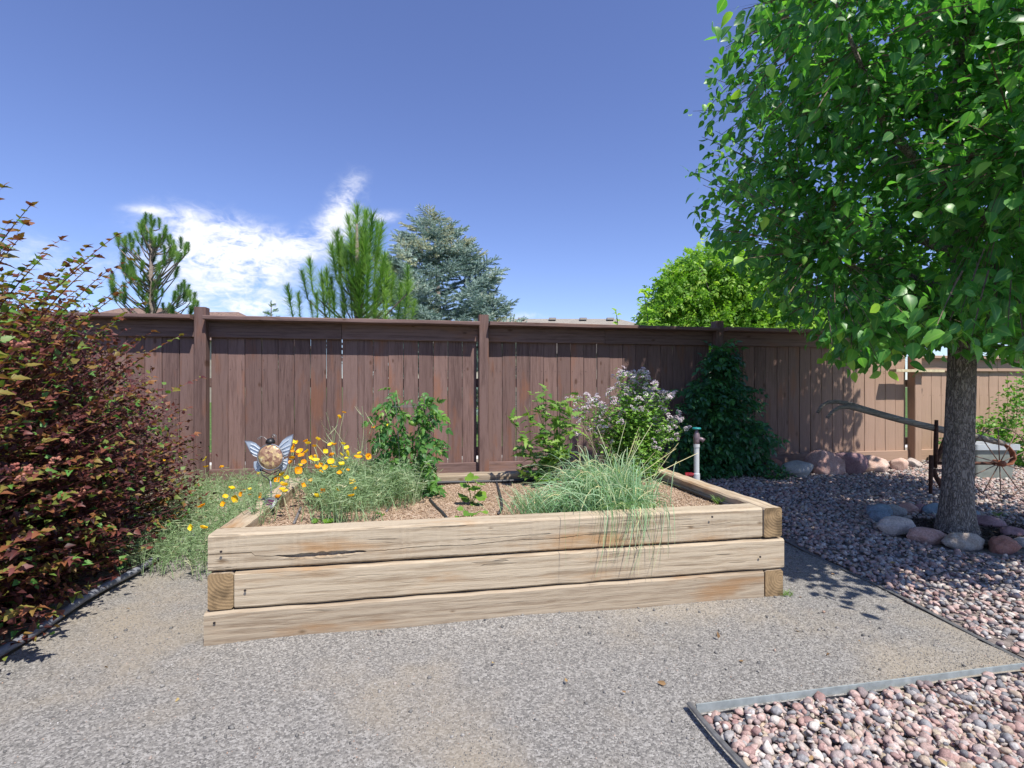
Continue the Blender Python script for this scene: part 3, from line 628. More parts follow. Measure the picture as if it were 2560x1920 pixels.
# ------------------------------------------------------------------ pear tree
def bark_mat(name, dark, light, sc=1.0):
    m, nt, b, _ = mk(name); tc = nd(nt, 'ShaderNodeTexCoord').outputs['Object']
    p = nd(nt, 'ShaderNodeVectorMath', {0: tc, 1: (1, 1, .3)}, operation='MULTIPLY').outputs[0]
    w = nd(nt, 'ShaderNodeVectorMath', {0: p, 1: nd(nt, 'ShaderNodeVectorMath', {0: nd(nt, 'ShaderNodeTexNoise', {'Vector': p, 'Scale': 18*sc, 'Detail': 3}).outputs[1], 1: (.03, .03, .03)}, operation='MULTIPLY').outputs[0]}, operation='ADD').outputs[0]
    def furrow(scl, lo, hi): return maprange(nt, mth(nt, 'ABSOLUTE', mth(nt, 'SUBTRACT', noise(nt, w, scl, 2, .5, .6), .5)), lo, hi, 0, 1)
    n = noise(nt, p, 110*sc, 5, .75)
    h = mth(nt, 'ADD', mth(nt, 'MULTIPLY', furrow(26*sc, .0, .07), furrow(48*sc, .0, .09)), mth(nt, 'MULTIPLY', n, .75))
    setb(nt, b, Base_Color=ramp(nt, h, [(.3, dark), (.85, light), (1, tuple(c*1.25 for c in light))]), Roughness=.95, Specular_IOR_Level=.15, Normal=bump(nt, h, .8, .014)); return m
M_BARK = bark_mat('pear_bark', (.1, .085, .074), (.34, .29, .25), 1.5); M_TWIG = simple('brown_twigs', (.13, .085, .055), .8, 0, .25, 60)
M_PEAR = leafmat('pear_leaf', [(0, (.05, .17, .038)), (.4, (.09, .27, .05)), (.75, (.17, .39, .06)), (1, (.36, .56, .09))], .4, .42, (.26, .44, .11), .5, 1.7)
SUNV = np.array(SUN)
def pear_tree():
    root = empty('pear_tree', (TREE.x, TREE.y, 0), 'broad leafy green pear tree with furrowed grey trunk in a stone ring', 'tree')
    b = Vector((TREE.x+.055, TREE.y+.02, 0)); top = b+Vector((.12, .1, 5.0))
    def tp(t): return b.lerp(top, t)+Vector((.03*math.sin(t*7), .03*math.cos(t*5), 0))
    ts = np.linspace(0, 1, 46); mb = MB()
    rad = [.128+.055*math.exp(-t*5/.10)-.09*t if t < .3 else max(.012, .101-.1*((t-.3)/.7)) for t in ts]
    n = 40; V = []; F = []; ts = np.linspace(0, 1, 120)
    for i, t in enumerate(ts):
        c = tp(t); z = t*5; r0 = (.083+.042*math.exp(-z/.11)-.008*z) if z < 1.6 else max(.012, .07*(1-(z-1.6)/3.5))
        for k in range(n):
            a = k*2*math.pi/n; f = 1+.035*math.sin(5*a+1.3+.6*z)+.02*math.sin(9*a+z*2)+(.10*math.exp(-z/.1)*math.sin(4*a+.8))+.02*math.sin(17*a+6*math.sin(z*2.2))*min(1, 1.6/(z+.3))+rnd.uniform(-.008, .008)
            V.append((c.x+r0*f*math.cos(a), c.y+r0*f*math.sin(a), c.z-.03 if i == 0 else c.z))
    F = [(i*n+k, i*n+(k+1) % n, (i+1)*n+(k+1) % n, (i+1)*n+k) for i in range(len(ts)-1) for k in range(n)]
    mb.add(V, F); mb.put('trunk', root, M_BARK, True)
    # limbs
    r = random.Random(8); limbs = []; k = 0
    for i in range(34):
        z = 1.22+.1*i*(1+.0*i); a = i*2.399+.7; L = r.uniform(1.1, 1.75)*(1.0 if z < 3 else max(.25, 1-(z-3)/2.4)); el_ = math.radians(r.uniform(22, 42)+max(0, (z-2.2))*14)
        s = tp(z/5); e = s+Vector((math.cos(a)*math.cos(el_), math.sin(a)*math.cos(el_), math.sin(el_)))*L; m_ = (s+e)/2+Vector((r.uniform(-.08, .08), r.uniform(-.08, .08), -.04*L)); q = [s, s.lerp(m_, .55)+Vector((0, 0, .02)), m_, m_.lerp(e, .5), e]
        if not allow(np.array([e]))[0]: 
            e = s.lerp(e, .5); m_ = (s+e)/2; q = [s, m_, e]
        m2 = MB(); m2.tube(q, list(np.linspace(.034 if z < 3 else .022, .006, len(q))), 8); m2.put('limb', root, M_BARK, True); limbs.append(np.array([tuple(p) for p in q]))
    LP = np.vstack([np.array([[a+(b_-a)*t for t in np.linspace(0, 1, 5)] for a, b_ in zip(l, l[1:])]).reshape(-1, 3) for l in limbs]+[np.array([tuple(tp(t)) for t in np.linspace(.3, 1, 30)])])
    # clusters of leaves through the crown, denser towards the outside
    n = 40000; u = unit(n); rr = R.uniform(0, 1, n)**.45; C = np.array([TREE.x+.15, TREE.y+.0, 2.75]); rad = np.array([2.1, 2.0, 2.35])
    P = C+u*rr[:, None]*rad; lob = 1+.14*np.sin(u@np.array([5, 3, 4])+1)+.12*np.sin(u@np.array([-4, 6, 5])); P = P[rr < lob*.93]
    taper = np.clip(1.15-np.maximum(0, P[:, 2]-3.0)/2.4, .1, 1); d = np.hypot(P[:, 0]-C[0], P[:, 1]-C[1]); P = P[(d < 2.1*taper+.1)]
    P = P[allow(P)][:3500]
    m_ = 2600; S = np.stack([R.uniform(1.85, 4.6, m_), R.uniform(1.88, 3.0, m_), np.zeros(m_)], 1); E = S+SUNV/SUNV[2]*R.uniform(1.5, 3.8, m_)[:, None]
    S2 = np.stack([R.uniform(2.2, 5.0, m_), np.full(m_, FY), R.uniform(.25, 1.4, m_)], 1); E2 = S2+SUNV/SUNV[2]*R.uniform(1.0, 3.4, m_)[:, None]
    ok = lambda Q, lim: Q[allow(Q) & (np.hypot(Q[:, 0]-TREE.x-.1, Q[:, 1]-TREE.y) < lim) & (Q[:, 2] > 1.25)]
    lowc = np.array([tuple(at(R.uniform(2030, 2640), R.uniform(740, 905), R.uniform(2.0, 4.3))) for _ in range(900)]); P = np.vstack([P, ok(E, 2.4)[:720], ok(E2, 2.4)[:420], lowc[allow(lowc) & (np.hypot(lowc[:, 0]-TREE.x, lowc[:, 1]-TREE.y) < 2.0)][:210]])
    near = np.array([LP[np.argmin(((LP-p)**2).sum(1))] for p in P]); dist = np.linalg.norm(P-near, axis=1); dv = (P-near)/np.maximum(dist, .01)[:, None]
    base = P-dv*np.minimum(dist, .34)[:, None]
    tw = bez(base, (base+P)/2+np.array([0, 0, .02]), P, 4)
    put_strips('twigs', root, M_TWIG, np.concatenate([tw, ]), np.tile(np.array([.007, .006, .0045, .003]), (len(P), 1)), R.uniform(0, 1, len(P)))
    k = 8; N = len(P)*k; t = np.tile(np.linspace(.25, 1.0, k), len(P)); bi = np.repeat(np.arange(len(P)), k)
    pos = base[bi]+(P[bi]-base[bi])*t[:, None]+R.normal(0, .035, (N, 3))
    out = dv[bi]*.35+R.normal(0, .55, (N, 3)); out[:, 2] = out[:, 2]*.5-.42; nr = np.array([.12, -.3, .8])+R.normal(0, .5, (N, 3))
    sc = R.uniform(.045, .08, N)*np.where(R.uniform(0, 1, N) < .1, .75, 1)
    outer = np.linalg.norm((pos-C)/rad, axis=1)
    fresh = (R.uniform(0, 1, N) < .42)*(outer > .72)*(t > .55); ti = np.clip(R.normal(.26, .15, N)+.1*(pos[:, 0]-3.4)+fresh*R.uniform(.15, .6, N)+.3*(t > .96)*(outer > .75)*R.uniform(0, 1, N), 0, 1)  # outer leaves and tips tinted lighter: painted-in sunlight together with paler new growth
    T = [leaf_t([0, .09, .3, .58, .84, 1.08], [.0, .2, .35, .34, .18, 0], f_, d_, .45, tw_) for f_, d_, tw_ in ((.3, .2, .1), (.15, .38, -.2), (.4, .3, .25), (.05, .1, 0))]
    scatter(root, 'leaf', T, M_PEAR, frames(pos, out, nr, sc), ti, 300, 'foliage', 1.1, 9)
SIL = [(1792, -200), (1790, 60), (1735, 130), (1715, 190), (1748, 235), (1728, 275), (1755, 315), (1705, 345), (1690, 450), (1722, 520), (1708, 560), (1758, 610), (1800, 665), (1850, 720), (1930, 790), (2010, 850), (2080, 890), (2120, 930), (2200, 935), (2230, 905), (2300, 900), (2360, 875), (2450, 885), (2560, 910), (2800, 930)]
SX = np.array([p[0] for p in SIL]); 
def allow(P):
    px, py, dep = proj(P); ok = dep > 1.15
    ly = np.array([p[1] for p in SIL[:9]]); lx = np.array([p[0] for p in SIL[:9]]); ly2 = np.array([p[1] for p in SIL[8:19]]); lx2 = np.array([p[0] for p in SIL[8:19]])
    left = np.where(py < 450, np.interp(py, ly, lx), np.interp(py, np.maximum.accumulate(ly2), lx2)); ok &= px > left
    bx = np.array([p[0] for p in SIL[18:]]); by = np.array([p[1] for p in SIL[18:]]); ok &= (px < 2200) | (py < np.interp(px, bx, by))
    # keep the crown from shading the bed and the plain run of fence, which stand in the sun
    h = P[:, 2]-.5; S = P[:, :2]-SUNV[None, :2]/SUNV[2]*h[:, None]; ok &= ~((S[:, 0] < 1.78) & (S[:, 1] < 3.35))
    tY = (FY-P[:, 1])/(-SUNV[1]); fx = P[:, 0]-SUNV[0]*tY; fz = P[:, 2]-SUNV[2]*tY; ok &= ~((fz > .35) & (fx < 2.15))
    h = P[:, 2]; S = P[:, :2]-SUNV[None, :2]/SUNV[2]*h[:, None]; ok &= S[:, 1] > 1.86
    return ok
pear_tree()

# ------------------------------------------------------------------ ninebark shrub
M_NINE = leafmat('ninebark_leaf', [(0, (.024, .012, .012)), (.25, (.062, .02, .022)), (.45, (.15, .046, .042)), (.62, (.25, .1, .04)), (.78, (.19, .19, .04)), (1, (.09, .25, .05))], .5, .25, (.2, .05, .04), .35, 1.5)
M_STEM_RED = simple('red_stems', (.11, .03, .03), .6, 0, .25, 40)
def ninebark():
    root = empty('ninebark_shrub', (-2.15, 2.75, 0), 'tall purple leaved ninebark shrub beside the gravel path', 'shrub')
    C = np.array([-2.5, 2.6, .88]); rad = np.array([1.1, 1.75, 1.08])
    n = 7000; u = unit(n); u[:, 2] = np.abs(u[:, 2])*1.3-.6; rr = R.uniform(.5, 1, n)**.6
    P = C+u*rad*rr[:, None]*(1+.10*np.sin(u@np.array([7, 5, 3]))+.08*np.sin(u@np.array([3, -8, 6])))[:, None]
    P[:, 2] = np.clip(P[:, 2], .05, 9)+np.where(P[:, 2] < .05, R.uniform(0, .25, n), 0); q_ = 2600; P = np.vstack([P, np.stack([R.uniform(-2.3, -1.43, q_), R.uniform(1.55, 3.55, q_), R.uniform(.03, .62, q_)], 1)]); px, py, dep = proj(P); k = (dep > .9) & (px < 505) & (P[:, 0]+.69*P[:, 1] > -1.0); P = P[k]
    base = np.stack([-2.35+R.normal(0, .25, len(P)), 2.75+R.normal(0, .7, len(P)), np.zeros(len(P))], 1)
    d = P-(C-np.array([0, 0, .55])); d /= np.linalg.norm(d, axis=1, keepdims=True); d[:, 2] = np.maximum(d[:, 2], .05)+.2; d /= np.linalg.norm(d, axis=1, keepdims=True)
    L = R.uniform(.12, .3, len(P)); tip = P+d*L[:, None]*.5; st = P-d*L[:, None]*.9
    tw = bez(st, P, tip, 4); put_strips('twigs', root, M_STEM_RED, tw, np.tile([.003, .003, .0025, .0015], (len(P), 1)), R.uniform(0, 1, len(P)))
    big = bez(base[:160], (base[:160]+st[:160])/2+np.array([0, 0, .25]), st[:160], 6); put_strips('stems', root, M_STEM_RED, big, np.tile(np.linspace(.018, .008, 6), (160, 1)), R.uniform(0, 1, 160))
    kk = 8; N = len(P)*kk; bi = np.repeat(np.arange(len(P)), kk); t = np.tile(np.linspace(0, 1, kk), len(P))
    pos = st[bi]+(tip-st)[bi]*t[:, None]+R.normal(0, .014, (N, 3)); out = d[bi]*.7+R.normal(0, .7, (N, 3)); nr = np.array([.1, -.2, 1])+R.normal(0, .55, (N, 3))
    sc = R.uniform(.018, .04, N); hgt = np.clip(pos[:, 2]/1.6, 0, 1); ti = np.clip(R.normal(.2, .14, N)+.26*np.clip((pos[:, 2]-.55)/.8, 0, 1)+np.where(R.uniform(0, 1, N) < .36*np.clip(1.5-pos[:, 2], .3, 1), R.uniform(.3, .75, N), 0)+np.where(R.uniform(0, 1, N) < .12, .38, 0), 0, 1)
    # long arching shoots with larger leaves
    tips = []
    for a in [(5, 470, 2.1, .5), (45, 600, 2.2, .5), (100, 650, 2.3, .5), (175, 655, 2.4, .5), (240, 640, 2.5, .5), (265, 680, 2.5, .5), (60, 560, 2.0, .6), (320, 650, 2.6, .5), (15, 620, 1.9, .5), (140, 700, 2.2, .5), (200, 720, 2.3, .5), (290, 740, 2.5, .5), (75, 515, 2.35, .55), (20, 560, 2.0, .5), (290, 590, 2.6, .6), (215, 620, 2.6, .4), (150, 600, 2.5, .4), (330, 700, 2.75, .45), (380, 830, 3.0, .45), (450, 840, 3.1, .5), (355, 760, 2.9, .35), (500, 945, 3.2, .55), (470, 1020, 3.3, .5), (485, 1085, 3.3, .4), (440, 1180, 3.2, .35), (470, 1230, 3.1, .35), (430, 1290, 3.0, .3), (60, 1010, 1.75, .55), (150, 985, 1.85, .5), (130, 860, 1.9, .55), (250, 900, 2.3, .5), (290, 800, 2.3, .5), (170, 760, 2.0, .45), (60, 780, 1.7, .4), (100, 1330, 1.75, .45), (40, 1420, 1.6, .4), (180, 1400, 2.0, .35), (90, 1520, 1.7, .35), (260, 1330, 2.35, .35), (300, 1400, 2.5, .3), (30, 880, 1.5, .5), (210, 680, 2.2, .5), (20, 690, 1.7, .5), (120, 690, 2.0, .4), (330, 1240, 2.6, .35), (230, 1150, 2.2, .4), (370, 960, 2.7, .4), (110, 1180, 1.8, .4)]:
        tips.append((at(*a[:3]), a[3]))
    fc = np.where((((P-C)*(np.array([0, 0, CAMZ])-P)).sum(1) > .4) & (proj(P)[0] > -20))[0]
    for i in R.choice(fc, 85, False): tips.append((Vector(tuple(P[i]+d[i]*.1)), rnd.uniform(.25, .42)))
    tp = np.array([tuple(p) for p, _ in tips]); L = np.array([l for _, l in tips])
    dd = tp-np.array([-2.6, 2.75, .35]); dd /= np.linalg.norm(dd, axis=1, keepdims=True); dd[:, 2] = dd[:, 2]*.6+.55; dd += np.array([CT*.35, -ST*.35, 0])*R.uniform(.2, 1, (len(tp), 1)); dd /= np.linalg.norm(dd, axis=1, keepdims=True)
    s0 = tp-dd*L[:, None]; mid = (s0+tp)/2+np.array([0, 0, .05]); sh = bez(s0, mid, tp, 14)
    put_strips('shoots', root, M_STEM_RED, sh, np.tile(np.linspace(.009, .003, 14), (len(tp), 1)), R.uniform(0, 1, len(tp)))
    p2, o2, n2, s2, t2 = [], [], [], [], []
    for i in range(len(tp)):
        for j in range(1, 14):
            tg = sh[i, min(j+1, 13)]-sh[i, j-1]; tg /= np.linalg.norm(tg); sd_ = np.cross(tg, [0, 0, 1]); sd_ /= max(1e-4, np.linalg.norm(sd_))
            for s in ((-1, 1) if j % 2 else (1,)) if j < 13 else (-1, 0, 1):
                p2.append(sh[i, j]); o2.append(tg*.6+s*sd_*.8+np.array([0, 0, rnd.uniform(-.3, .25)])); n2.append(np.array([.1, -.25, 1])+R.normal(0, .4, 3)); s2.append(rnd.uniform(.04, .062)*(1 if j < 10 else .75)); t2.append(np.clip(rnd.gauss(.5, .26) if i > 47 else rnd.gauss(.62, .16) if j > 8 else rnd.gauss(.8, .16), 0, 1))
    ninel = [leaf_t([0, .16, .3, .42, .55, .7, .85, 1], [0, .24, .36, .22, .27, .15, .1, 0], f_, d_, .2) for f_, d_ in ((.35, .3), (.15, .15), (.5, .45))]
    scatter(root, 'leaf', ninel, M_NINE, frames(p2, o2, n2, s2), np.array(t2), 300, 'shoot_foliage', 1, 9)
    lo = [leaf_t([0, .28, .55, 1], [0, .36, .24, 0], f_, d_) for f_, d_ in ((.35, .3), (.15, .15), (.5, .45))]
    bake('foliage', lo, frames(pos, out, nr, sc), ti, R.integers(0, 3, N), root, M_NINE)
    # faded seed clusters
    SEED = [merge_t([(v*.33+np.array(q), f, m) for q in [tuple(rnd.uniform(-.7, .7) for _ in range(3)) for _ in range(14)] for v, f, m in [lumpy(0, 3, .1, (1, 1, 1))]])]
    M_SEED = leafmat('seed_heads', [(0, (.3, .09, .07)), (1, (.42, .19, .13))], .8, .1)
    q = [at(x, y, d_) for x, y, d_ in ((35, 1168, 1.75), (70, 1170, 1.78), (55, 1195, 1.76), (40, 860, 1.8), (60, 865, 1.85), (135, 1150, 2.1), (170, 1100, 2.2), (100, 830, 2.0), (10, 1175, 1.7), (205, 1230, 2.2), (215, 1195, 2.25))]
    scatter(root, 'seed_cluster', SEED, M_SEED, frames([tuple(k_) for k_ in q], unit(len(q)), unit(len(q)), R.uniform(.014, .022, len(q))), R.uniform(0, 1, len(q)), 300, 'seeds', 2, 1)
ninebark()

# ------------------------------------------------------------------ dark vine on the fence
M_VINE = leafmat('vine_leaf', [(0, (.025, .09, .045)), (.5, (.045, .16, .06)), (.85, (.085, .26, .06)), (1, (.16, .36, .06))], .4, .25, None, .5, 1.6)
SMALL_LEAF = leaf_t([0, .3, .62, 1], [0, .24, .2, 0], .25, .3)
def vine():
    c = ony(1795, 1195, 4.62); root = empty('climbing_vine', (c.x, c.y, gz(4.6)), 'dark green climbing vine with feathery leaves covering the fence', 'vine')
    n = 1100; pts = []
    while len(pts) < n:
        px, py = rnd.uniform(1670, 1925), rnd.uniform(865, 1215)
        t = (py-865)/350; cx = 1800-10*math.sin(t*3); w = (25+135*min(1, t*1.5)**.9)*(.82+.2*math.sin(py/17)+.16*math.sin(py/7+(px > cx)*2))
        if py < 1190 and abs(px-cx) < w*rnd.uniform(.6, 1.0): 
            y = 4.9-.42*rnd.random()**.7*min(1, .25+t*1.3); p = ony(px, py, y); pts.append(tuple(p))
    P = np.array(pts); out = R.normal(0, .6, (n, 3)); out[:, 1] -= .75; out[:, 2] = out[:, 2]*.5-.1; nr = np.array([0, -.5, 1])+R.normal(0, .3, (n, 3))
    T = [compound_t(4, SMALL_LEAF, .42, 62, .5, s) for s in range(4)]
    scatter(root, 'leaf', T, M_VINE, frames(P, out, nr, R.uniform(.11, .18, n)), np.clip(R.normal(.42, .22, n), 0, 1), 300, 'foliage', 1, 9)
    b = np.stack([c.x+R.normal(0, .06, 26), np.full(26, 4.86), np.full(26, gz(4.8))], 1); e = P[R.integers(0, n, 26)]; put_strips('stems', root, M_TWIG, bez(b, (b+e)/2+np.array([0, .05, .3]), e, 6), np.tile(np.linspace(.016, .005, 6), (26, 1)), R.uniform(0, 1, 26))
vine()

# ------------------------------------------------------------------ plants in the bed
def soilat(px, py): return onz(px, py, SZ)
M_POPL = leafmat('poppy_foliage', [(0, (.14, .23, .1)), (.5, (.26, .37, .19)), (.8, (.38, .46, .28)), (1, (.58, .57, .36))], .6, .25, None, .3, 1.3)
M_POPF = leafmat('poppy_petal', [(0, (.85, .32, .01)), (.35, (.92, .48, .012)), (.7, (.95, .64, .02)), (1, (.97, .78, .05))], .5, .3, None, .3, 1.1)
def poppy_flower(seed):
    r = random.Random(seed); parts = []; op = r.uniform(.55, 1.0)
    for k in range(4):
        V, F, m = [], [], []
        for i in range(4):
            u = i/3; rr_ = .12+.88*u*op; z = .15+.55*u**1.6*(1.5-op*.6)
            for j in range(5):
                v = (j/4-.5)*2; w = (.25+.75*math.sin(min(1, u*1.15)*math.pi/2))*.72; edge = 1-.12*v*v-.04*math.sin(j*3+k)
                V.append((v*w, rr_*edge, z*edge+.06*v*v+.03*(k % 2))); m.append(1-u)
        for i in range(3):
            for j in range(4): a = i*5+j; F += [(a, a+1, a+6), (a, a+6, a+5)]
        M = Matrix.Rotation(k*math.pi/2+r.uniform(-.15, .15), 4, 'Z'); parts.append(xf_t((np.array(V), np.array(F), np.array(m)), M))
    return merge_t(parts)
POPF = [poppy_flower(s) for s in range(5)]
def poppies(name, loc, label, blades, tall, flowers, dfun, zf, scale=.021, mat=M_POPL):
    root = empty(name, loc, label, 'flowers')
    B = np.array(blades); n = len(B); h = tall[0]+(tall[1]-tall[0])*R.uniform(0, 1, n); a = R.uniform(0, 6.283, n); lean = R.uniform(.1, .9, n)*h
    e = B+np.stack([np.cos(a)*lean, np.sin(a)*lean, h*np.sqrt(np.maximum(.15, 1-.5*(lean/h)**2))], 1); m = B+np.stack([np.cos(a)*lean*.25, np.sin(a)*lean*.25, h*.7], 1)
    ti = np.clip(R.normal(.45, .22, n), 0, 1)
    P = bez(B, m, e, 5); put_strips('stalks', root, mat, P, np.tile([.0035, .0032, .0028, .0022, .001], (n, 1)), ti)
    # feathery divided leaflets along the stalks
    k = 7; i = np.repeat(np.arange(n), k); t = R.uniform(.2, 1, n*k); q = P[i, np.minimum(3, (t*4).astype(int))]*(1-(t*4 % 1))[:, None]+P[i, np.minimum(4, (t*4).astype(int)+1)]*(t*4 % 1)[:, None]
    d = R.normal(0, 1, (n*k, 3)); d[:, 2] = np.abs(d[:, 2])*.6+.1; d /= np.linalg.norm(d, axis=1, keepdims=True); L = R.uniform(.018, .045, n*k)
    put_strips('leaflets', root, mat, bez(q, q+d*L[:, None]*.5, q+d*L[:, None]+np.array([0, 0, -.006]), 3), np.tile([.003, .0035, .001], (n*k, 1)), ti[i])
    F = np.array([tuple(at(x, y, dfun(x, y))) for x, y in flowers]); nf = len(F); base = F.copy(); base[:, 0] += R.normal(0, .05, nf); base[:, 1] += R.normal(0, .05, nf); base[:, 2] = zf
    put_strips('stems', root, mat, bez(base, (base+F)/2+np.stack([R.normal(0, .03, nf), R.normal(0, .03, nf), np.full(nf, .03)], 1), F, 6), np.tile([.003]*6, (nf, 1)), R.uniform(.4, .9, nf))
    nr = np.stack([R.normal(.1, .3, nf), R.normal(-.25, .3, nf), np.ones(nf)], 1)
    scatter(root, 'flower', POPF, M_POPF, frames(F, unit(nf), nr, R.uniform(.6, 1.0, nf)*scale), R.uniform(0, 1, nf), 300, 'flowers', 2, 1)
    return root
def z2(l): return [(580+x/5.183, 1040+y/5.183) for x, y in l]
inbed = [(rnd.uniform(705, 930), rnd.uniform(1100, 1230)) for _ in range(20)]+z2([(845, 345), (960, 335), (985, 370), (1065, 400), (820, 400), (785, 440), (785, 470), (885, 470), (975, 475), (850, 510), (905, 525), (775, 555), (1065, 525), (1285, 380), (1435, 375), (1490, 420), (1475, 485), (1480, 560), (1655, 495), (1630, 550), (1280, 600), (1160, 635), (1090, 680), (1215, 675), (1315, 675), (880, 645), (850, 712), (1080, 590), (1395, 755), (1500, 715), (655, 775), (360, 745), (580, 835), (650, 900), (1030, 845), (1550, 850), (1540, 1050), (690, 990), (595, 1060), (1100, 1055), (1380, 15), (1450, -35), (1835, 155), (2025, 130), (760, 620), (930, 600), (1420, 640)])
bl = []
while len(bl) < 1050:
    x, y = rnd.uniform(-.62, .02), rnd.uniform(2.42, 3.18)
    px, py, _ = proj(np.array([x, y, SZ]))
    if ((x+.27)/.31)**2+((y-2.87)/.34)**2 < 1 and x > -.56+max(0, 2.75-y)*.5 and rnd.random() < .9: bl.append((x, y, SZ))
for cx, cy, k in ((840, 1305, 60), (640, 1312, 26), (800, 1300, 12), (915, 1300, 26), (940, 1240, 40)):
    c = soilat(cx, cy)
    for _ in range(k): bl.append((c.x+rnd.gauss(0, .035), c.y+rnd.gauss(0, .03), SZ))
poppies('poppy_clump', (-.3, 2.8, SZ), 'orange and yellow poppies with feathery grey green foliage inside the raised bed', bl, (.1, .25), inbed, lambda x, y: float(np.clip(2.85-(y-1100)*.0040, 2.3, 2.9)), SZ, .020)
outf = [(380+x/5.185, 1080+y/5.185) for x, y in [(1030, 745), (1215, 770), (1270, 750), (1165, 805), (1095, 860), (1255, 820), (1370, 830), (935, 935), (655, 975), (525, 1240), (660, 1260), (945, 845), (905, 465), (695, 465), (700, 355), (355, 340), (100, 270), (20, 250), (140, 380)]]
bo = []
while len(bo) < 2500:
    x, y = rnd.uniform(-2.0, -.5), rnd.uniform(2.55, 4.75)
    if (x < -.81 or y > 3.36) and y > 2.72+max(0, (-.95-x))*.35 and x > -1.55-.25*(y-3) and rnd.random() < (1 if y < 3.7 else .7): bo.append((x, y, gz(y)))
poppies('poppy_patch', (-1.2, 3.4, .03), 'wild grey green poppy patch with few orange flowers between shrub, fence and raised bed', bo, (.07, .21), outf, lambda x, y: float(np.clip(3.7-(y-1150)*.008, 2.5, 4.2)), .05, .022)
# dry tall stalks
def stalks():
    root = empty('dry_poppy_stalks', tuple(soilat(930, 1245)), 'tall bare grey seed stalks rising behind the poppies next to the tomato', 'flowers')
    tips = [(800, 1040), (815, 1030), (830, 1065), (905, 1015), (925, 1060), (940, 1040), (885, 1120), (850, 1080), (960, 1100), (920, 1120), (810, 1100), (870, 1150), (950, 1150), (790, 1110)]
    b = np.array([tuple(soilat(rnd.uniform(840, 945), rnd.uniform(1215, 1245))) for _ in tips]); e = np.array([tuple(at(x, y, 2.85)) for x, y in tips])
    P = bez(b, (b+e)/2+np.stack([R.normal(0, .06, len(b)), R.normal(0, .04, len(b)), R.uniform(0, .08, len(b))], 1), e, 8)
    put_strips('stalks', root, M_POPL, P, np.tile(np.linspace(.0045, .002, 8), (len(b), 1)), np.full(len(b), .9), None)
    i = np.repeat(np.arange(len(b)), 5); j = R.integers(3, 7, len(i)); q = P[i, j]; d = R.normal(0, 1, (len(i), 3)); d[:, 2] = np.abs(d[:, 2])+.5; d /= np.linalg.norm(d, axis=1, keepdims=True)
    put_strips('side_shoots', root, M_POPL, bez(q, q+d*.03, q+d*.07+np.array([0, 0, .02]), 4), np.tile([.003, .003, .002, .001], (len(i), 1)), R.uniform(.7, 1, len(i)), None)
stalks()

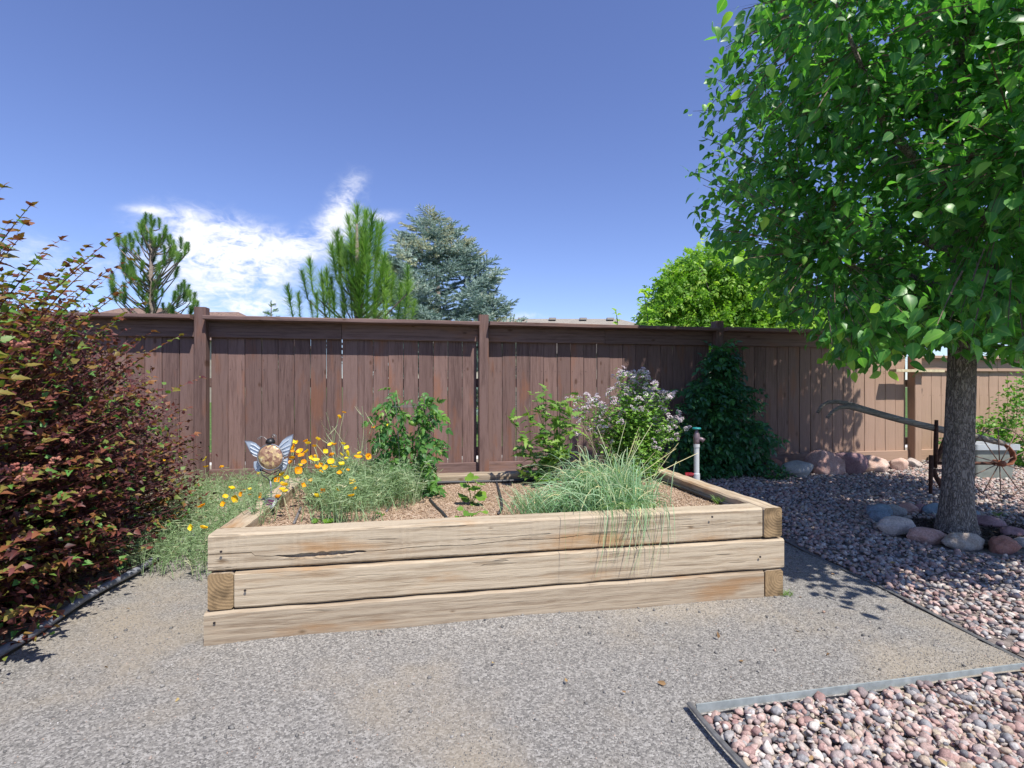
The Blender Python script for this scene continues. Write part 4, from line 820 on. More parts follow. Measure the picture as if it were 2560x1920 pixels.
# tomato with wire cage
M_TOM = leafmat('tomato_leaf', [(0, (.03, .1, .03)), (.45, (.07, .19, .04)), (.8, (.15, .3, .05)), (1, (.25, .4, .09))], .5, .3, None, .4, 1.5)
M_FRUIT = simple('green_tomato', (.2, .34, .06), .3, 0, .1, 8); M_WIRE = simple('galvanised_wire', (.34, .34, .34), .45, .7, .15, 60); M_GSTEM = simple('green_stems', (.09, .16, .04), .6, 0, .25, 40)
LOBED = leaf_t([0, .14, .26, .38, .5, .62, .76, 1], [0, .22, .15, .3, .17, .22, .1, 0], .2, .35)
def tomato():
    b = soilat(1022, 1228); D = 2.94; root = empty('tomato_plant', tuple(b), 'caged tomato plant with curled green leaves standing in the bed', 'plant')
    cl = [(990, 985, 18), (975, 1010, 20), (1000, 1030, 22), (1060, 1000, 22), (1045, 1020, 25), (1075, 1030, 18), (960, 1040, 14), (980, 1060, 22), (1060, 1050, 25), (1050, 1080, 22), (1010, 1080, 22), (970, 1085, 20), (955, 1095, 14), (1000, 1110, 30), (1040, 1110, 28), (1070, 1110, 20), (1000, 1145, 32), (1045, 1150, 32), (975, 1140, 24), (1065, 1160, 22), (985, 1180, 30), (1030, 1185, 36), (1060, 1195, 28), (970, 1210, 24), (1010, 1215, 34), (1050, 1220, 34), (1080, 1215, 14), (1085, 1100, 12)]
    P, S = [], []
    for x, y, s in cl:
        for _ in range(int(s/2.4)): q = at(x+rnd.gauss(0, s*.36), y+rnd.gauss(0, s*.45), D+rnd.gauss(0, .07)); P.append((q.x, q.y, max(q.z, SZ+.03)))
    n = len(P); P = np.array(P); c = np.array([b.x, b.y]); out = np.zeros((n, 3)); out[:, :2] = (P[:, :2]-c)*4+R.normal(0, .55, (n, 2)); out[:, 1] -= .3; out[:, 2] = R.uniform(-.75, .2, n); nr = np.array([.05, -.3, 1])+R.normal(0, .4, (n, 3))
    T = [compound_t(3, LOBED, .5, 55, .5, s) for s in range(5)]
    hz = np.clip((P[:, 2]-SZ)/.6, 0, 1); scatter(root, 'leaf', T, M_TOM, frames(P, out, nr, R.uniform(.055, .1, n)), np.clip(R.normal(.45, .22, n), 0, 1), 300, 'foliage', 1, 9)
    for tx, ty in ((990, 975), (1065, 995), (1030, 1090)):
        t = at(tx, ty, D); m = MB(); m.tube([b+Vector((rnd.uniform(-.02, .02), rnd.uniform(-.02, .02), 0)), b.lerp(t, .5)+Vector((.02, 0, 0)), t], [.007, .006, .003], 6); m.put('stem', root, M_GSTEM, True)
    for x, y, r in ((1032, 1058, .016), (1078, 1022, .011)):
        V, F, _ = lumpy(2, 5, .03, (1, 1, .88)); o = link('fruit', np_mesh('fruit', V*r, F, smooth=True), root, M_FRUIT); o.location = at(x, y, D-.1)-b
    cr = empty('tomato_cage', tuple(b), 'thin grey wire cage hooped round the tomato plant', 'plant cage')
    for z, r in ((.10, .085), (.30, .105), (.50, .125)):
        m = MB(); m.tube([b+Vector((r*math.cos(k*.2618), r*math.sin(k*.2618), z)) for k in range(25)], .0016, 6); m.put('hoop', cr, M_WIRE)
    for k in range(4):
        a = k*math.pi/2-.6; m = MB(); m.tube([b+Vector((.06*math.cos(a), .06*math.sin(a), -.03)), b+Vector((.127*math.cos(a), .127*math.sin(a), .53))], .0017, 6); m.put('leg', cr, M_WIRE)
tomato()

# bright squash seedlings
M_SQ = leafmat('squash_leaf', [(0, (.1, .22, .03)), (1, (.2, .34, .04))], .5, .35, (.25, .38, .08), .4, 1.3)
def roundleaf(seed):
    r = random.Random(seed); n = 14; V = [(0, .12, 0)]; m = [1]
    for k in range(n):
        a = -math.pi/2+.25+(2*math.pi-.5)*k/(n-1); q = .5*(1+.09*math.cos(5*a)+r.uniform(-.06, .06)); V.append((q*math.cos(a), .5+q*math.sin(a)*.95, .14*abs(math.cos(a))+r.uniform(-.05, .05))); m.append(0)
    return np.array(V), np.array([(0, k, k+1) for k in range(1, n)]), np.array(m, float)
RL = [roundleaf(s) for s in range(4)]
def seedling(px, py, leaves, label, D=None):
    b = soilat(px, py); D = D or b.x*ST+b.y*CT; root = empty('squash_seedling', tuple(b), label, 'plant', 'young squash plants in the bed')
    n = len(leaves); P = np.array([tuple(at(x, y, D+rnd.uniform(-.03, .03))) for x, y, s in leaves]); S = np.array([s for _, _, s in leaves])/FPX*D
    st = np.array([tuple(b)]*n); put_strips('stems', root, M_SQ, bez(st, (st+P)/2+np.array([0, 0, .02]), P, 5), np.tile([.004]*5, (n, 1)), np.full(n, .3))
    out = np.stack([R.normal(0, 1, n), R.normal(-.7, .5, n), R.normal(-.1, .2, n)], 1); nr = np.stack([R.normal(0, .3, n), R.normal(-.45, .2, n), np.ones(n)], 1)
    scatter(root, 'leaf', RL, M_SQ, frames(P, out, nr, S), R.uniform(0, 1, n), 300, 'foliage', 1, 1)
seedling(1180, 1262, [(1165, 1190, 26), (1180, 1192, 24), (1195, 1206, 34), (1170, 1212, 30), (1205, 1222, 36), (1160, 1238, 28), (1185, 1240, 34), (1170, 1245, 26), (1200, 1235, 28), (1188, 1258, 22)], 'bright lime green squash seedling with round leaves, tallest of the young plants')
seedling(1172, 1300, [(1150, 1292, 20), (1172, 1280, 22), (1192, 1285, 22), (1160, 1272, 18), (1205, 1278, 18), (1180, 1298, 20), (1140, 1298, 16)], 'low spreading squash seedling in front of the bright lime green one')
seedling(822, 1306, [(820, 1296, 26), (832, 1304, 20), (797, 1300, 18)], 'tiny seedling with one broad green leaf near the front timber', 2.30)
seedling(955, 1292, [(952, 1284, 14), (962, 1287, 10)], 'tiny two leaved seedling in bare soil before the tomato')

# tall lobed-leaf plant
M_AST = leafmat('lobed_leaf', [(0, (.06, .15, .03)), (.5, (.15, .28, .045)), (1, (.28, .4, .1))], .5, .32, None, .35, 1.4)
def lobed_plant():
    b = soilat(1375, 1212); D = b.x*ST+b.y*CT; root = empty('leafy_plant', tuple(b), 'upright bright green plant with jagged narrow leaves left of the purple flowers', 'plant')
    tips = [(1335, 985), (1365, 968), (1390, 975), (1410, 980), (1440, 985), (1320, 1040), (1275, 1052), (1345, 1030), (1425, 1030), (1290, 1105), (1300, 1130), (1440, 1080), (1400, 1010), (1380, 1040), (1350, 1080), (1420, 1130), (1310, 1170), (1300, 1195), (1345, 1205), (1435, 1065), (1400, 1110), (1365, 1140)]
    n = len(tips); e = np.array([tuple(at(x, y, D+rnd.uniform(-.16, .16))) for x, y in tips]); s = np.array([tuple(b+Vector((rnd.uniform(-.05, .05), rnd.uniform(-.05, .05), 0))) for _ in tips])
    P = bez(s, (s*.45+e*.55)+np.array([0, 0, .05])-(e-s)*np.array([.12, .12, 0]), e, 12); put_strips('stems', root, M_GSTEM, P, np.tile(np.linspace(.007, .003, 12), (n, 1)), np.full(n, .5))
    i = np.repeat(np.arange(n), 16); j = R.integers(3, 12, len(i)); q = P[i, j]+R.normal(0, .008, (len(i), 3)); out = R.normal(0, .7, (len(i), 3)); out[:, 2] = R.uniform(-.1, .7, len(i)); nr = np.array([.1, -.3, 1])+R.normal(0, .4, (len(i), 3))
    jag = [leaf_t([0, .14, .22, .36, .44, .58, .66, 1], [.01, .05, .26, .09, .24, .08, .15, 0], f_, d_, 0) for f_, d_ in ((.2, .2), (.4, .45), (0, .1))]
    scatter(root, 'leaf', jag, M_AST, frames(q, out, nr, R.uniform(.055, .105, len(i))), np.clip(R.normal(.5, .25, len(i)), 0, 1), 300, 'foliage', 1, 9)
lobed_plant()

# oregano in flower
M_ORE = leafmat('oregano_leaf', [(0, (.09, .22, .04)), (.5, (.19, .37, .06)), (1, (.36, .52, .13))], .5, .3, None, .35, 1.4)
M_OREF = leafmat('oregano_flower', [(0, (.58, .46, .52)), (.5, (.78, .67, .74)), (1, (.9, .84, .88))], .7, .15, None, .2, 1.0)
def oregano():
    b = soilat(1590, 1192); D = b.x*ST+b.y*CT; root = empty('oregano_bush', tuple(b), 'bushy flowering oregano with clusters of pale purple blossoms', 'flowers')
    tips = []
    while len(tips) < 175:
        x = rnd.uniform(1425, 1705); u = (x-1565)/140
        top = np.interp(x, [1430, 1470, 1500, 1540, 1575, 1610, 1640, 1690, 1705], [1005, 975, 1010, 945, 935, 925, 975, 985, 1040]); y = top+rnd.random()**1.6*150
        if (x < 1520 and y > 1090) or (abs(u) > .8 and y > 1110): continue
        tips.append((x, y))
    tips += [(1716, 1075), (1722, 1070), (1610, 922), (1612, 930), (1548, 925), (1550, 935)]
    n = len(tips); e = np.array([tuple(at(x, y, D+rnd.gauss(0, .12))) for x, y in tips]); s = np.array([[b.x, b.y, b.z]])+np.concatenate([R.normal(0, .08, (n, 2)), np.zeros((n, 1))], 1)
    P = bez(s, s*.4+e*.6-(e-s)*np.array([.25, .25, -.05]), e, 12); put_strips('stems', root, M_GSTEM, P, np.tile(np.linspace(.004, .002, 12), (n, 1)), np.full(n, .5))
    i = np.repeat(np.arange(n), 52); j = R.integers(1, 12, len(i)); q = P[i, j]+R.normal(0, .016, (len(i), 3)); out = R.normal(0, .8, (len(i), 3)); out[:, 2] = R.uniform(-.2, .5, len(i)); nr = np.array([.1, -.3, 1])+R.normal(0, .4, (len(i), 3))
    T = [leaf_t([0, .3, .65, 1], [0, .32, .25, 0], f_, .2) for f_ in (.2, .45)]
    bake('foliage', T, frames(q, out, nr, np.where(j > 9, .6, 1)*R.uniform(.018, .034, len(i))), np.clip(R.normal(.45, .25, len(i)), 0, 1), R.integers(0, 2, len(i)), root, M_ORE)
    r = random.Random(1); CL = []
    for _ in range(4):
        parts = []
        for k in range(26):
            a = r.uniform(0, 6.283); q_ = math.sqrt(r.random()); v, f, m = OCT[r.randrange(4)]; parts.append((v*.2*r.uniform(.7, 1.2)+np.array([q_*math.cos(a), q_*math.sin(a), .55*math.sqrt(1-q_*q_*.9)+r.uniform(-.15, .15)]), f, m))
        CL.append(merge_t(parts))
    ex = np.repeat(e, 2, 0)+np.concatenate([np.zeros((1, n, 3)), R.normal(0, .022, (1, n, 3))]).transpose(1, 0, 2).reshape(-1, 3); m_ = len(ex)
    nrm = np.stack([R.normal(0, .3, m_), R.normal(-.15, .3, m_), np.ones(m_)], 1); scatter(root, 'flower_cluster', CL, M_OREF, frames(ex, unit(m_), nrm, R.uniform(.012, .024, m_)), np.clip(R.normal(.5, .25, m_), 0, 1), 300, 'small_flowers', 2, 1)
oregano()

# ornamental grass spilling over the front timber
M_GRASS = leafmat('blue_grass', [(0, (.13, .27, .1)), (.35, (.25, .42, .23)), (.7, (.4, .53, .34)), (1, (.74, .66, .36))], .5, .25, None, .4, 1.3, .35)
def grass():
    b = soilat(1525, 1292); root = empty('ornamental_grass', tuple(b), 'arching blue green grass clump spilling over the front timber', 'grass')
    n = 1500; s = np.stack([b.x+R.normal(0, .085, n), np.clip(b.y+.06+R.normal(0, .07, n), BY0+BT+.01, 9), np.full(n, SZ)], 1); a = R.uniform(0, 6.283, n); L = R.uniform(.15, .36, n); lean = R.uniform(.12, 1.0, n)
    dx = np.cos(a)*L*lean-.09*L; dy = np.sin(a)*L*lean*.75; up = L*np.sqrt(np.maximum(.06, 1-.85*lean**2)); e = s+np.stack([dx, dy, up*R.uniform(.35, 1, n)], 1); m = s+np.stack([dx*.35, dy*.35, up*1.05], 1)
    inf = e[:, 1] < BY0+.1; e[inf, 2] = np.maximum(e[inf, 2], BTOP+.03); low = e[:, 2] < SZ+.02; e[low, 2] = SZ+.02
    put_strips('blades', root, M_GRASS, bez(s, m, e, 7), np.tile([.0035, .004, .004, .0035, .003, .002, .0008], (n, 1)), np.clip(R.normal(.45, .22, n), 0, 1))
    # blades that hang down over the timber face
    k = 62; x = np.concatenate([R.normal(.93, .10, 42), R.uniform(.7, 1.12, 20)]); st = np.stack([x, np.full(k, BY0+.12), np.full(k, SZ+.03)], 1); top = np.stack([x+R.normal(0, .015, k), np.full(k, BY0-.01), BTOP+R.uniform(.02, .06, k)], 1)
    ln = R.uniform(.06, .3, k); end = top+np.stack([R.normal(-.02, .03, k), -R.uniform(.012, .04, k), -ln], 1); c1 = bez(st, (st+top)/2+np.array([0, 0, .05]), top, 4); c2 = bez(top, top+np.stack([np.zeros(k), -R.uniform(.02, .035, k), -ln*.25], 1), end, 6)
    put_strips('hanging_blades', root, M_GRASS, np.concatenate([c1, c2[:, 1:]], 1), np.tile([.003]*4+[.0028, .0026, .0022, .0018, .0008], (k, 1)), np.clip(R.normal(.45, .25, k), 0, 1))
    q = 26; s2 = np.stack([b.x+R.normal(0, .06, q), b.y+.05+R.normal(0, .05, q), np.full(q, SZ)], 1); e2 = np.array([tuple(at(rnd.uniform(1420, 1710), rnd.uniform(1050, 1150), 2.45)) for _ in range(q-1)]+[tuple(at(1746, 1132, 2.5))]); put_strips('seed_stalks', root, M_GRASS, bez(s2, (s2+e2)/2+np.array([0, 0, .03]), e2, 6), np.tile([.0035, .003, .003, .0025, .0025, .002], (q, 1)), R.uniform(.7, 1, q))
    # low side tufts
    n = 420; cx = [soilat(1350, 1275), soilat(1420, 1290), soilat(1330, 1290)]; ci = R.integers(0, 3, n); s = np.array([tuple(cx[i]) for i in ci])+np.concatenate([R.normal(0, .06, (n, 2)), np.zeros((n, 1))], 1); s[:, 1] = np.maximum(s[:, 1], BY0+BT+.02); a = R.uniform(0, 6.283, n); L = R.uniform(.06, .17, n); e = s+np.stack([np.cos(a)*L*.7, np.sin(a)*L*.5, L*.8], 1); e[:, 2] = np.maximum(e[:, 2], np.where(e[:, 1] < BY0+BT, BTOP+.02, 0)); put_strips('side_tufts', root, M_GRASS, bez(s, (s+e)/2+np.array([0, 0, .03]), e, 5), np.tile([.003, .003, .003, .002, .001], (n, 1)), np.clip(R.normal(.35, .2, n), 0, 1))
grass()
def weed(x, y, z, h, lab, k=26):
    b = onz(x, y, z); root = empty('weed_tuft', tuple(b), lab, 'weed'); s = np.tile(np.array(b), (k, 1))+np.concatenate([R.normal(0, .012, (k, 2)), np.zeros((k, 1))], 1); a = R.uniform(0, 6.283, k); L = h*R.uniform(.6, 1.1, k); e = s+np.stack([np.cos(a)*L*.7, np.sin(a)*L*.7, L*.7], 1); put_strips('blades', root, M_AST, bez(s, (s+e)/2+np.array([0, 0, .01]), e, 4), np.tile([.003, .003, .002, .001], (k, 1)), R.uniform(.3, 1, k), None)
weed(1800, 1262, SZ, .07, 'wispy green weed growing against the side timber inside the bed', 40); weed(1966, 1490, .003, .035, 'small weed sprouting at the outer corner of the raised bed'); weed(2496, 1292, .02, .05, 'small green weed among stones behind the trunk'); weed(440, 1395, .003, .08, 'thin grassy weed beside the grey hose near the bed corner', 12)

# ------------------------------------------------------------------ butterfly stake light
M_DARK = simple('black_metal', (.02, .02, .022), .45, .3, .2, 40); M_GREYMETAL = simple('grey_metal_pole', (.24, .25, .28), .5, .5, .15, 40)
def mosaic():
    m, nt, b, _ = mk('mosaic_glass'); tc = nd(nt, 'ShaderNodeTexCoord').outputs['Object']; v = nd(nt, 'ShaderNodeTexVoronoi', {'Vector': tc, 'Scale': 85.0}); n = noise(nt, tc, 28, 4)
    f = mth(nt, 'ADD', mth(nt, 'MULTIPLY', nd(nt, 'ShaderNodeSeparateColor', {0: v.outputs['Color']}).outputs[0], .45), mth(nt, 'MULTIPLY', n, .6)); setb(nt, b, Base_Color=ramp(nt, f, [(.25, (.2, .1, .07)), (.45, (.36, .22, .15)), (.6, (.5, .36, .2)), (.75, (.62, .48, .2)), (.9, (.75, .7, .55))]), Roughness=.25, Normal=bump(nt, v.outputs['Distance'], .4, .003)); return m
M_MOS = mosaic()
def wingmat():
    m, nt, b, _ = mk('painted_wing'); tc = nd(nt, 'ShaderNodeTexCoord').outputs['Object']; n = noise(nt, tc, 40, 4); g = nd(nt, 'ShaderNodeAttribute', attribute_name='mid').outputs['Fac']
    setb(nt, b, Base_Color=mixc(nt, g, mixc(nt, n, (.3, .37, .47), (.46, .53, .62)), (.1, .09, .12)), Roughness=.4, Metallic=.15); return m
M_WING = wingmat(); M_WHITE = simple('white_vein', (.75, .78, .8), .5, 0, .05)
def butterfly():
    b = soilat(679, 1288); D = b.x*ST+b.y*CT; root = empty('butterfly_stake_light', tuple(b), 'butterfly garden stake with blue metal wings and mosaic glass disc', 'garden ornament')
    fw = Vector((ST, CT, 0)); rt = Vector((CT, -ST, 0)); up = Vector((0, 0, 1))
    def q(px, py, d=0.0): return at(px, py, D+d)
    px_m = D/FPX; c = q(676, 1143, -.012); Mx = Matrix((( *rt, 0), ( *up, 0), ( *(-fw), 0), (0, 0, 0, 1))).transposed(); Mx.translation = c
    m = MB(); m.lathe([(.001, .012), (.02, .011), (.04, .008), (.058, .002), (.0595, -.004), (.001, -.004)], 36, Mx); m.put('mosaic_disc', root, M_MOS, True)
    m = MB(); rr_ = .061; m.tube([Mx @ Vector((rr_*math.cos(k*.19635), rr_*math.sin(k*.19635), 0)) for k in range(33)], .0032, 6); m.put('rim', root, M_GREYMETAL, True)
    m = MB(); m.tube([q(676, 1203, -.004), q(678, 1222, 0), q(678, 1300, 0)], .0042, 8); m.tube([q(678, 1300, 0), Vector((b.x, b.y, SZ-.05))], .003, 6); m.put('pole', root, M_GREYMETAL, True)
    def wing(pts, edge, veins, name):
        cen = Vector(pts[0]); V = [q(x, y, .012) for x, y in pts]; n = len(V); base = V[0]
        ctr = sum(V, Vector())/n; inner = [ctr.lerp(v, .72) for v in V]; mb_ = MB()
        allv = V+inner+[ctr]; mid = [1.0 if e else .0 for e in edge]+[.0]*n+[0.0]
        F = []
        for k in range(n): j = (k+1) % n; F += [(k, j, n+j), (k, n+j, n+k), (n+k, n+j, 2*n), (n+k, 2*n, n+k)][:3]
        o_ = off(root); W = np.array([tuple(v-o_) for v in allv]); W2 = W+np.array(fw)*.003; Fa = np.array(F); Fb = Fa[:, ::-1]+len(W)
        o = link(name, np_mesh(name, np.vstack([W, W2]), np.vstack([Fa, Fb]), {'mid': np.array(mid+mid)}), root, M_WING)
        for v in veins:
            mv = MB(); mv.tube([q(x, y, .008) for x, y in v], .0013, 5); mv.put('vein', o, M_WHITE)
    e = lambda x, y: (500+x/3.16, 950+y/3.16)
    wing([e(470, 620), e(400, 580), e(375, 530), e(350, 478), e(400, 480), e(440, 500), e(475, 535), e(460, 570)], [0, 1, 1, 1, 1, 0, 0, 0], [[e(470, 545), e(430, 515), e(400, 505)], [e(465, 565), e(420, 545), e(395, 530)], [e(460, 590), e(420, 575), e(400, 560)], [e(458, 610), e(430, 600), e(415, 590)]], 'upper_wing')
    wing([e(640, 570), e(620, 525), e(650, 480), e(690, 445), e(738, 425), e(733, 480), e(715, 550), e(690, 600), e(655, 610)], [0, 0, 0, 1, 1, 1, 1, 0, 0], [[e(630, 525), e(670, 490), e(700, 470)], [e(640, 545), e(680, 525), e(712, 510)], [e(645, 565), e(680, 555), e(708, 545)], [e(648, 590), e(675, 585), e(695, 575)]], 'upper_wing')
    wing([e(470, 635), e(425, 645), e(422, 690), e(440, 722), e(480, 728), e(500, 700)], [0, 0, 1, 1, 1, 0], [[e(470, 650), e(450, 680), e(445, 700)], [e(480, 670), e(470, 700)]], 'lower_wing')
    wing([e(640, 640), e(690, 615), e(697, 660), e(680, 700), e(650, 720), e(615, 700)], [0, 0, 1, 1, 1, 0], [[e(645, 645), e(670, 655), e(685, 665)], [e(640, 665), e(660, 685)], [e(650, 635), e(685, 635)]], 'lower_wing')
    m = MB(); m.lathe([(.001, .018), (.012, .015), (.018, .006), (.019, -.004), (.001, -.006)], 16, Matrix.Translation(q(676, 1106, .002)) @ Matrix.Scale(1.15, 4)); m.put('head', root, M_DARK, True)
    for s, cx, cy, ex, ey in ((-1, 648, 1095, 672, 1103), (1, 684, 1090, 698, 1104)):
        P = [q(ex if s < 0 else 690, ey, 0), q((ex+cx)/2, cy-2, 0)]; n = 22
        P += [q(cx+(6.5-k*.24)*math.cos(-1.2-s*k*.45)*s*-1, cy+(4.5-k*.16)*math.sin(-1.2-k*.45), 0) for k in range(n)]
        m = MB(); m.tube(P, .0011, 5); m.put('antenna', root, M_WIRE)
    m = MB()
    for s in (-1, 1): m.tube([q(676+s*26, 1172, 0), q(676+s*20, 1188, 0), q(676+s*6, 1196, 0), q(676, 1206, 0)], .0024, 6)
    m.tube([q(655, 1176, .0), q(676, 1186, 0), q(697, 1176, 0)], .0022, 6); m.put('scroll_bracket', root, M_DARK, True)
    pc = q(676, 1260, -.02); Mp = Matrix.Translation(pc) @ Matrix.Rotation(TH*-1, 4, 'Z') @ Matrix.Rotation(.75, 4, 'X')
    m = MB(); m.lathe([(.033, 0), (.034, .006), (.031, .011), (.001, .0115)], 24, Mp); m.lathe([(.018, -.022), (.03, -.001)], 20, Mp); o = m.put('solar_housing', root, M_GREYMETAL, True)
    m = MB(); m.box(None, (.034, .030, .002), M=Mp @ Matrix.Translation((0, 0, .0122))); m.put('solar_cell', o, simple('solar_cell', (.12, .03, .09), .15, .2, .4, 60))
    m = MB(); m.tube([q(680, 1274, -.01), q(679, 1286, 0)], [.012, .005], 8); m.put('socket', root, M_DARK, True)
butterfly()

# ------------------------------------------------------------------ hose standpipe
M_PVC = simple('white_pvc', (.5, .52, .53), .5, 0, .1, 20); M_BRASS = simple('dull_brass_valve', (.2, .15, .17), .5, .5, .2, 40); M_TEAL = simple('teal_handle', (.01, .22, .22), .45); M_RED = simple('red_valve_handle', (.35, .02, .03), .45)
def standpipe():
    b = Vector((1.76, 2.98, .01)); D = b.x*ST+b.y*CT; zt = lambda y: CAMZ+(HZ-y)/FPX*D; root = empty('garden_standpipe', tuple(b), 'white plastic standpipe with brass tap and teal handle by the bed corner', 'tap')
    rt = Vector((CT, -ST, 0)); m = MB(); m.lathe([(.0165, .0), (.0165, zt(1116)-b.z)], 16, Matrix.Translation(b)); m.lathe([(.0205, zt(1200)-b.z-.02), (.0205, zt(1184)-b.z), (.017, zt(1183)-b.z)], 16, Matrix.Translation(b)); m.lathe([(.0195, zt(1118)-b.z), (.0195, zt(1110)-b.z)], 16, Matrix.Translation(b)); o = m.put('pipe', root, M_PVC, False)
    m = MB(); m.lathe([(.016, zt(1110)-b.z), (.019, zt(1104)-b.z), (.021, zt(1095)-b.z), (.019, zt(1086)-b.z), (.011, zt(1080)-b.z), (.008, zt(1072)-b.z)], 16, Matrix.Translation(b)); c = b.copy(); c.z = zt(1096)
    f = Vector((.85, -.5, -.15)).normalized(); m.tube([c, c+f*.03, c+f*.045+Vector((0, 0, -.008))], [.012, .013, .015], 12); m.put('tap_body', root, M_BRASS, True)
    m = MB(); c = b.copy(); c.z = zt(1072); m.lathe([(.006, -.004), (.026, -.003), (.028, .003), (.024, .008), (.006, .009)], 20, Matrix.Translation(c)); m.put('handle', root, M_TEAL, True)
    m = MB(); c = at(1722, 1186, D); m.box(c, (.045, .012, .022), -.2); m.tube([c, c+rt*.05], .008, 8); m.put('valve_lever', root, M_RED)
standpipe()

# ------------------------------------------------------------------ antique plough
M_OLDWOOD = wood_mat('old_grey_wood', 0, (.10, .09, .08), (.26, .235, .2), (.16, .13, .1), 2.2, 1.0, False); M_RUST = simple('rusty_iron', (.1, .045, .03), .85, .3, .35, 50, .3); M_RUSTW = simple('pale_rust', (.22, .14, .11), .85, .2, .3, 50); M_RUSTB = simple('orange_rust', (.3, .11, .06), .85, .2, .3, 40, .3)
def plough():
    D = 4.3; c = onz(2420, 1238, .06); root = empty('antique_plough', (at(2420, 1238, D).x, at(2420, 1238, D).y, .06), 'rusty antique walking plough with grey wooden handles behind the tree', 'plough')
    def q(x, y, d=0.0): return at(x, y, D+d)
    def t(nm, pts, r, mat, par=None, n=8, flat=1.0): m = MB(); m.tube(pts, r, n, True, flat); return m.put(nm, par or root, mat, True)
    t('handle', [q(2044, 1032, .12), q(2054, 1015, .12), q(2070, 1006, .12), q(2092, 1004, .1), q(2120, 1009, .08), q(2200, 1034, .04), q(2300, 1062, .02)], [.014, .015, .016, .017, .019, .023, .026], M_OLDWOOD, None, 8)
    t('handle', [q(2068, 1044, -.1), q(2080, 1030, -.1), q(2098, 1019, -.09), q(2120, 1017, -.07), q(2150, 1024, -.05), q(2250, 1050, -.02), q(2370, 1077, 0)], [.013, .014, .016, .018, .022, .026, .028], M_OLDWOOD, None, 8)
    t('beam', [q(2290, 1060), q(2370, 1078), q(2440, 1092), q(2508, 1108)], [.026, .028, .026, .024], M_OLDWOOD, None, 8)
    t('standard', [q(2341, 1050, -.03), q(2340, 1100, -.03), q(2338, 1170, -.03)], [.013, .017, .015], M_RUST); t('brace', [q(2368, 1085), q(2350, 1130), q(2334, 1168)], .017, M_RUST)
    t('landside', [q(2328, 1138, -.04), q(2327, 1190, -.04), q(2326, 1234, -.04)], [.016, .016, .012], M_RUST); t('share', [q(2334, 1172), q(2340, 1192), q(2355, 1216), q(2372, 1234)], [.016, .018, .022, .012], M_RUST)
    t('draw_bar', [q(2328, 1158), q(2420, 1158), q(2502, 1158)], .014, M_RUST)
    t('clevis_hook', [q(2503, 1107), q(2518, 1116), q(2530, 1130), q(2534, 1146), q(2526, 1160), q(2504, 1164)], [.022, .027, .029, .029, .026, .02], M_RUSTB, None, 8, .35)
    w = empty('front_wheel', q(2499, 1158, -.03)-root.location); w.parent = root; hub = q(2499, 1158, -.03); rx = 88/FPX*D
    def ring(a, r): v = Vector((CT, -ST, 0)).lerp(Vector((ST, CT, 0)), .12).normalized(); return hub+v*(r*math.cos(a))+Vector((0, 0, r*math.sin(a)))
    t('rim', [ring(k*math.pi/24, rx) for k in range(49)], .0048, M_RUSTW, w, 6)
    t('hub', [hub+Vector((-ST, -CT, 0))*.035, hub+Vector((ST, CT, 0))*.05], .026, M_RUSTB, w, 10)
    for k in range(10): t('spoke', [hub, ring(math.pi/2+k*math.pi/5+.05, rx)], .0042, M_RUSTW, w, 6)
plough()

# ------------------------------------------------------------------ tub and right-hand shrubs
M_TUB = simple('grey_green_plastic', (.22, .24, .21), .5, 0, .12, 12); M_TUBRIM = simple('pale_grey_rim', (.42, .45, .47), .5, 0, .1, 12)
def tub():
    g = onz(2484, 1190, .085); D = g.x*ST+g.y*CT; w = 112/FPX*D; h = 80/FPX*D; root = empty('plastic_tub', (g.x+.1*ST, g.y+.1*CT, .085), 'grey green plastic planter tub with pale rim behind the plough wheel', 'planter')
    M = Matrix.Translation(root.location) @ Matrix.Rotation(-TH, 4, 'Z'); o_ = Vector()
    def rr(w_, d_, z, n=6, r=.03): 
        P = []
        for cx, cy, a0 in ((w_/2-r, d_/2-r, 0), (-w_/2+r, d_/2-r, 1), (-w_/2+r, -d_/2+r, 2), (w_/2-r, -d_/2+r, 3)):
            for k in range(n): a = (a0+k/(n-1))*math.pi/2; P.append(M @ Vector((cx+r*math.cos(a), cy+r*math.sin(a), z)))
        return P
    def loft(rings): 
        mb = MB(); n = len(rings[0]); mb.add([p for r in rings for p in r], [(i*n+k, i*n+(k+1) % n, (i+1)*n+(k+1) % n, (i+1)*n+k) for i in range(len(rings)-1) for k in range(n)]); return mb
    loft([rr(w*.84, .22, -.02), rr(w*.97, .27, h*.84), rr(w*.94, .24, h*.84), rr(w*.82, .2, h*.1)]).put('tub_body', root, M_TUB)
    loft([rr(w*.975, .28, h*.82), rr(w*1.02, .31, h*.83), rr(w*1.02, .31, h), rr(w*.95, .25, h), rr(w*.94, .245, h*.8)]).put('rim', root, M_TUBRIM)
    mb = MB(); mb.add(rr(w*.93, .24, h*.8), [tuple(range(24))]); mb.put('potting_soil', root, M_SOIL)
tub()
M_BUSH = leafmat('bush_leaf', [(0, (.05, .15, .03)), (.5, (.13, .29, .045)), (1, (.26, .42, .07))], .45, .35, None, .4, 1.5)
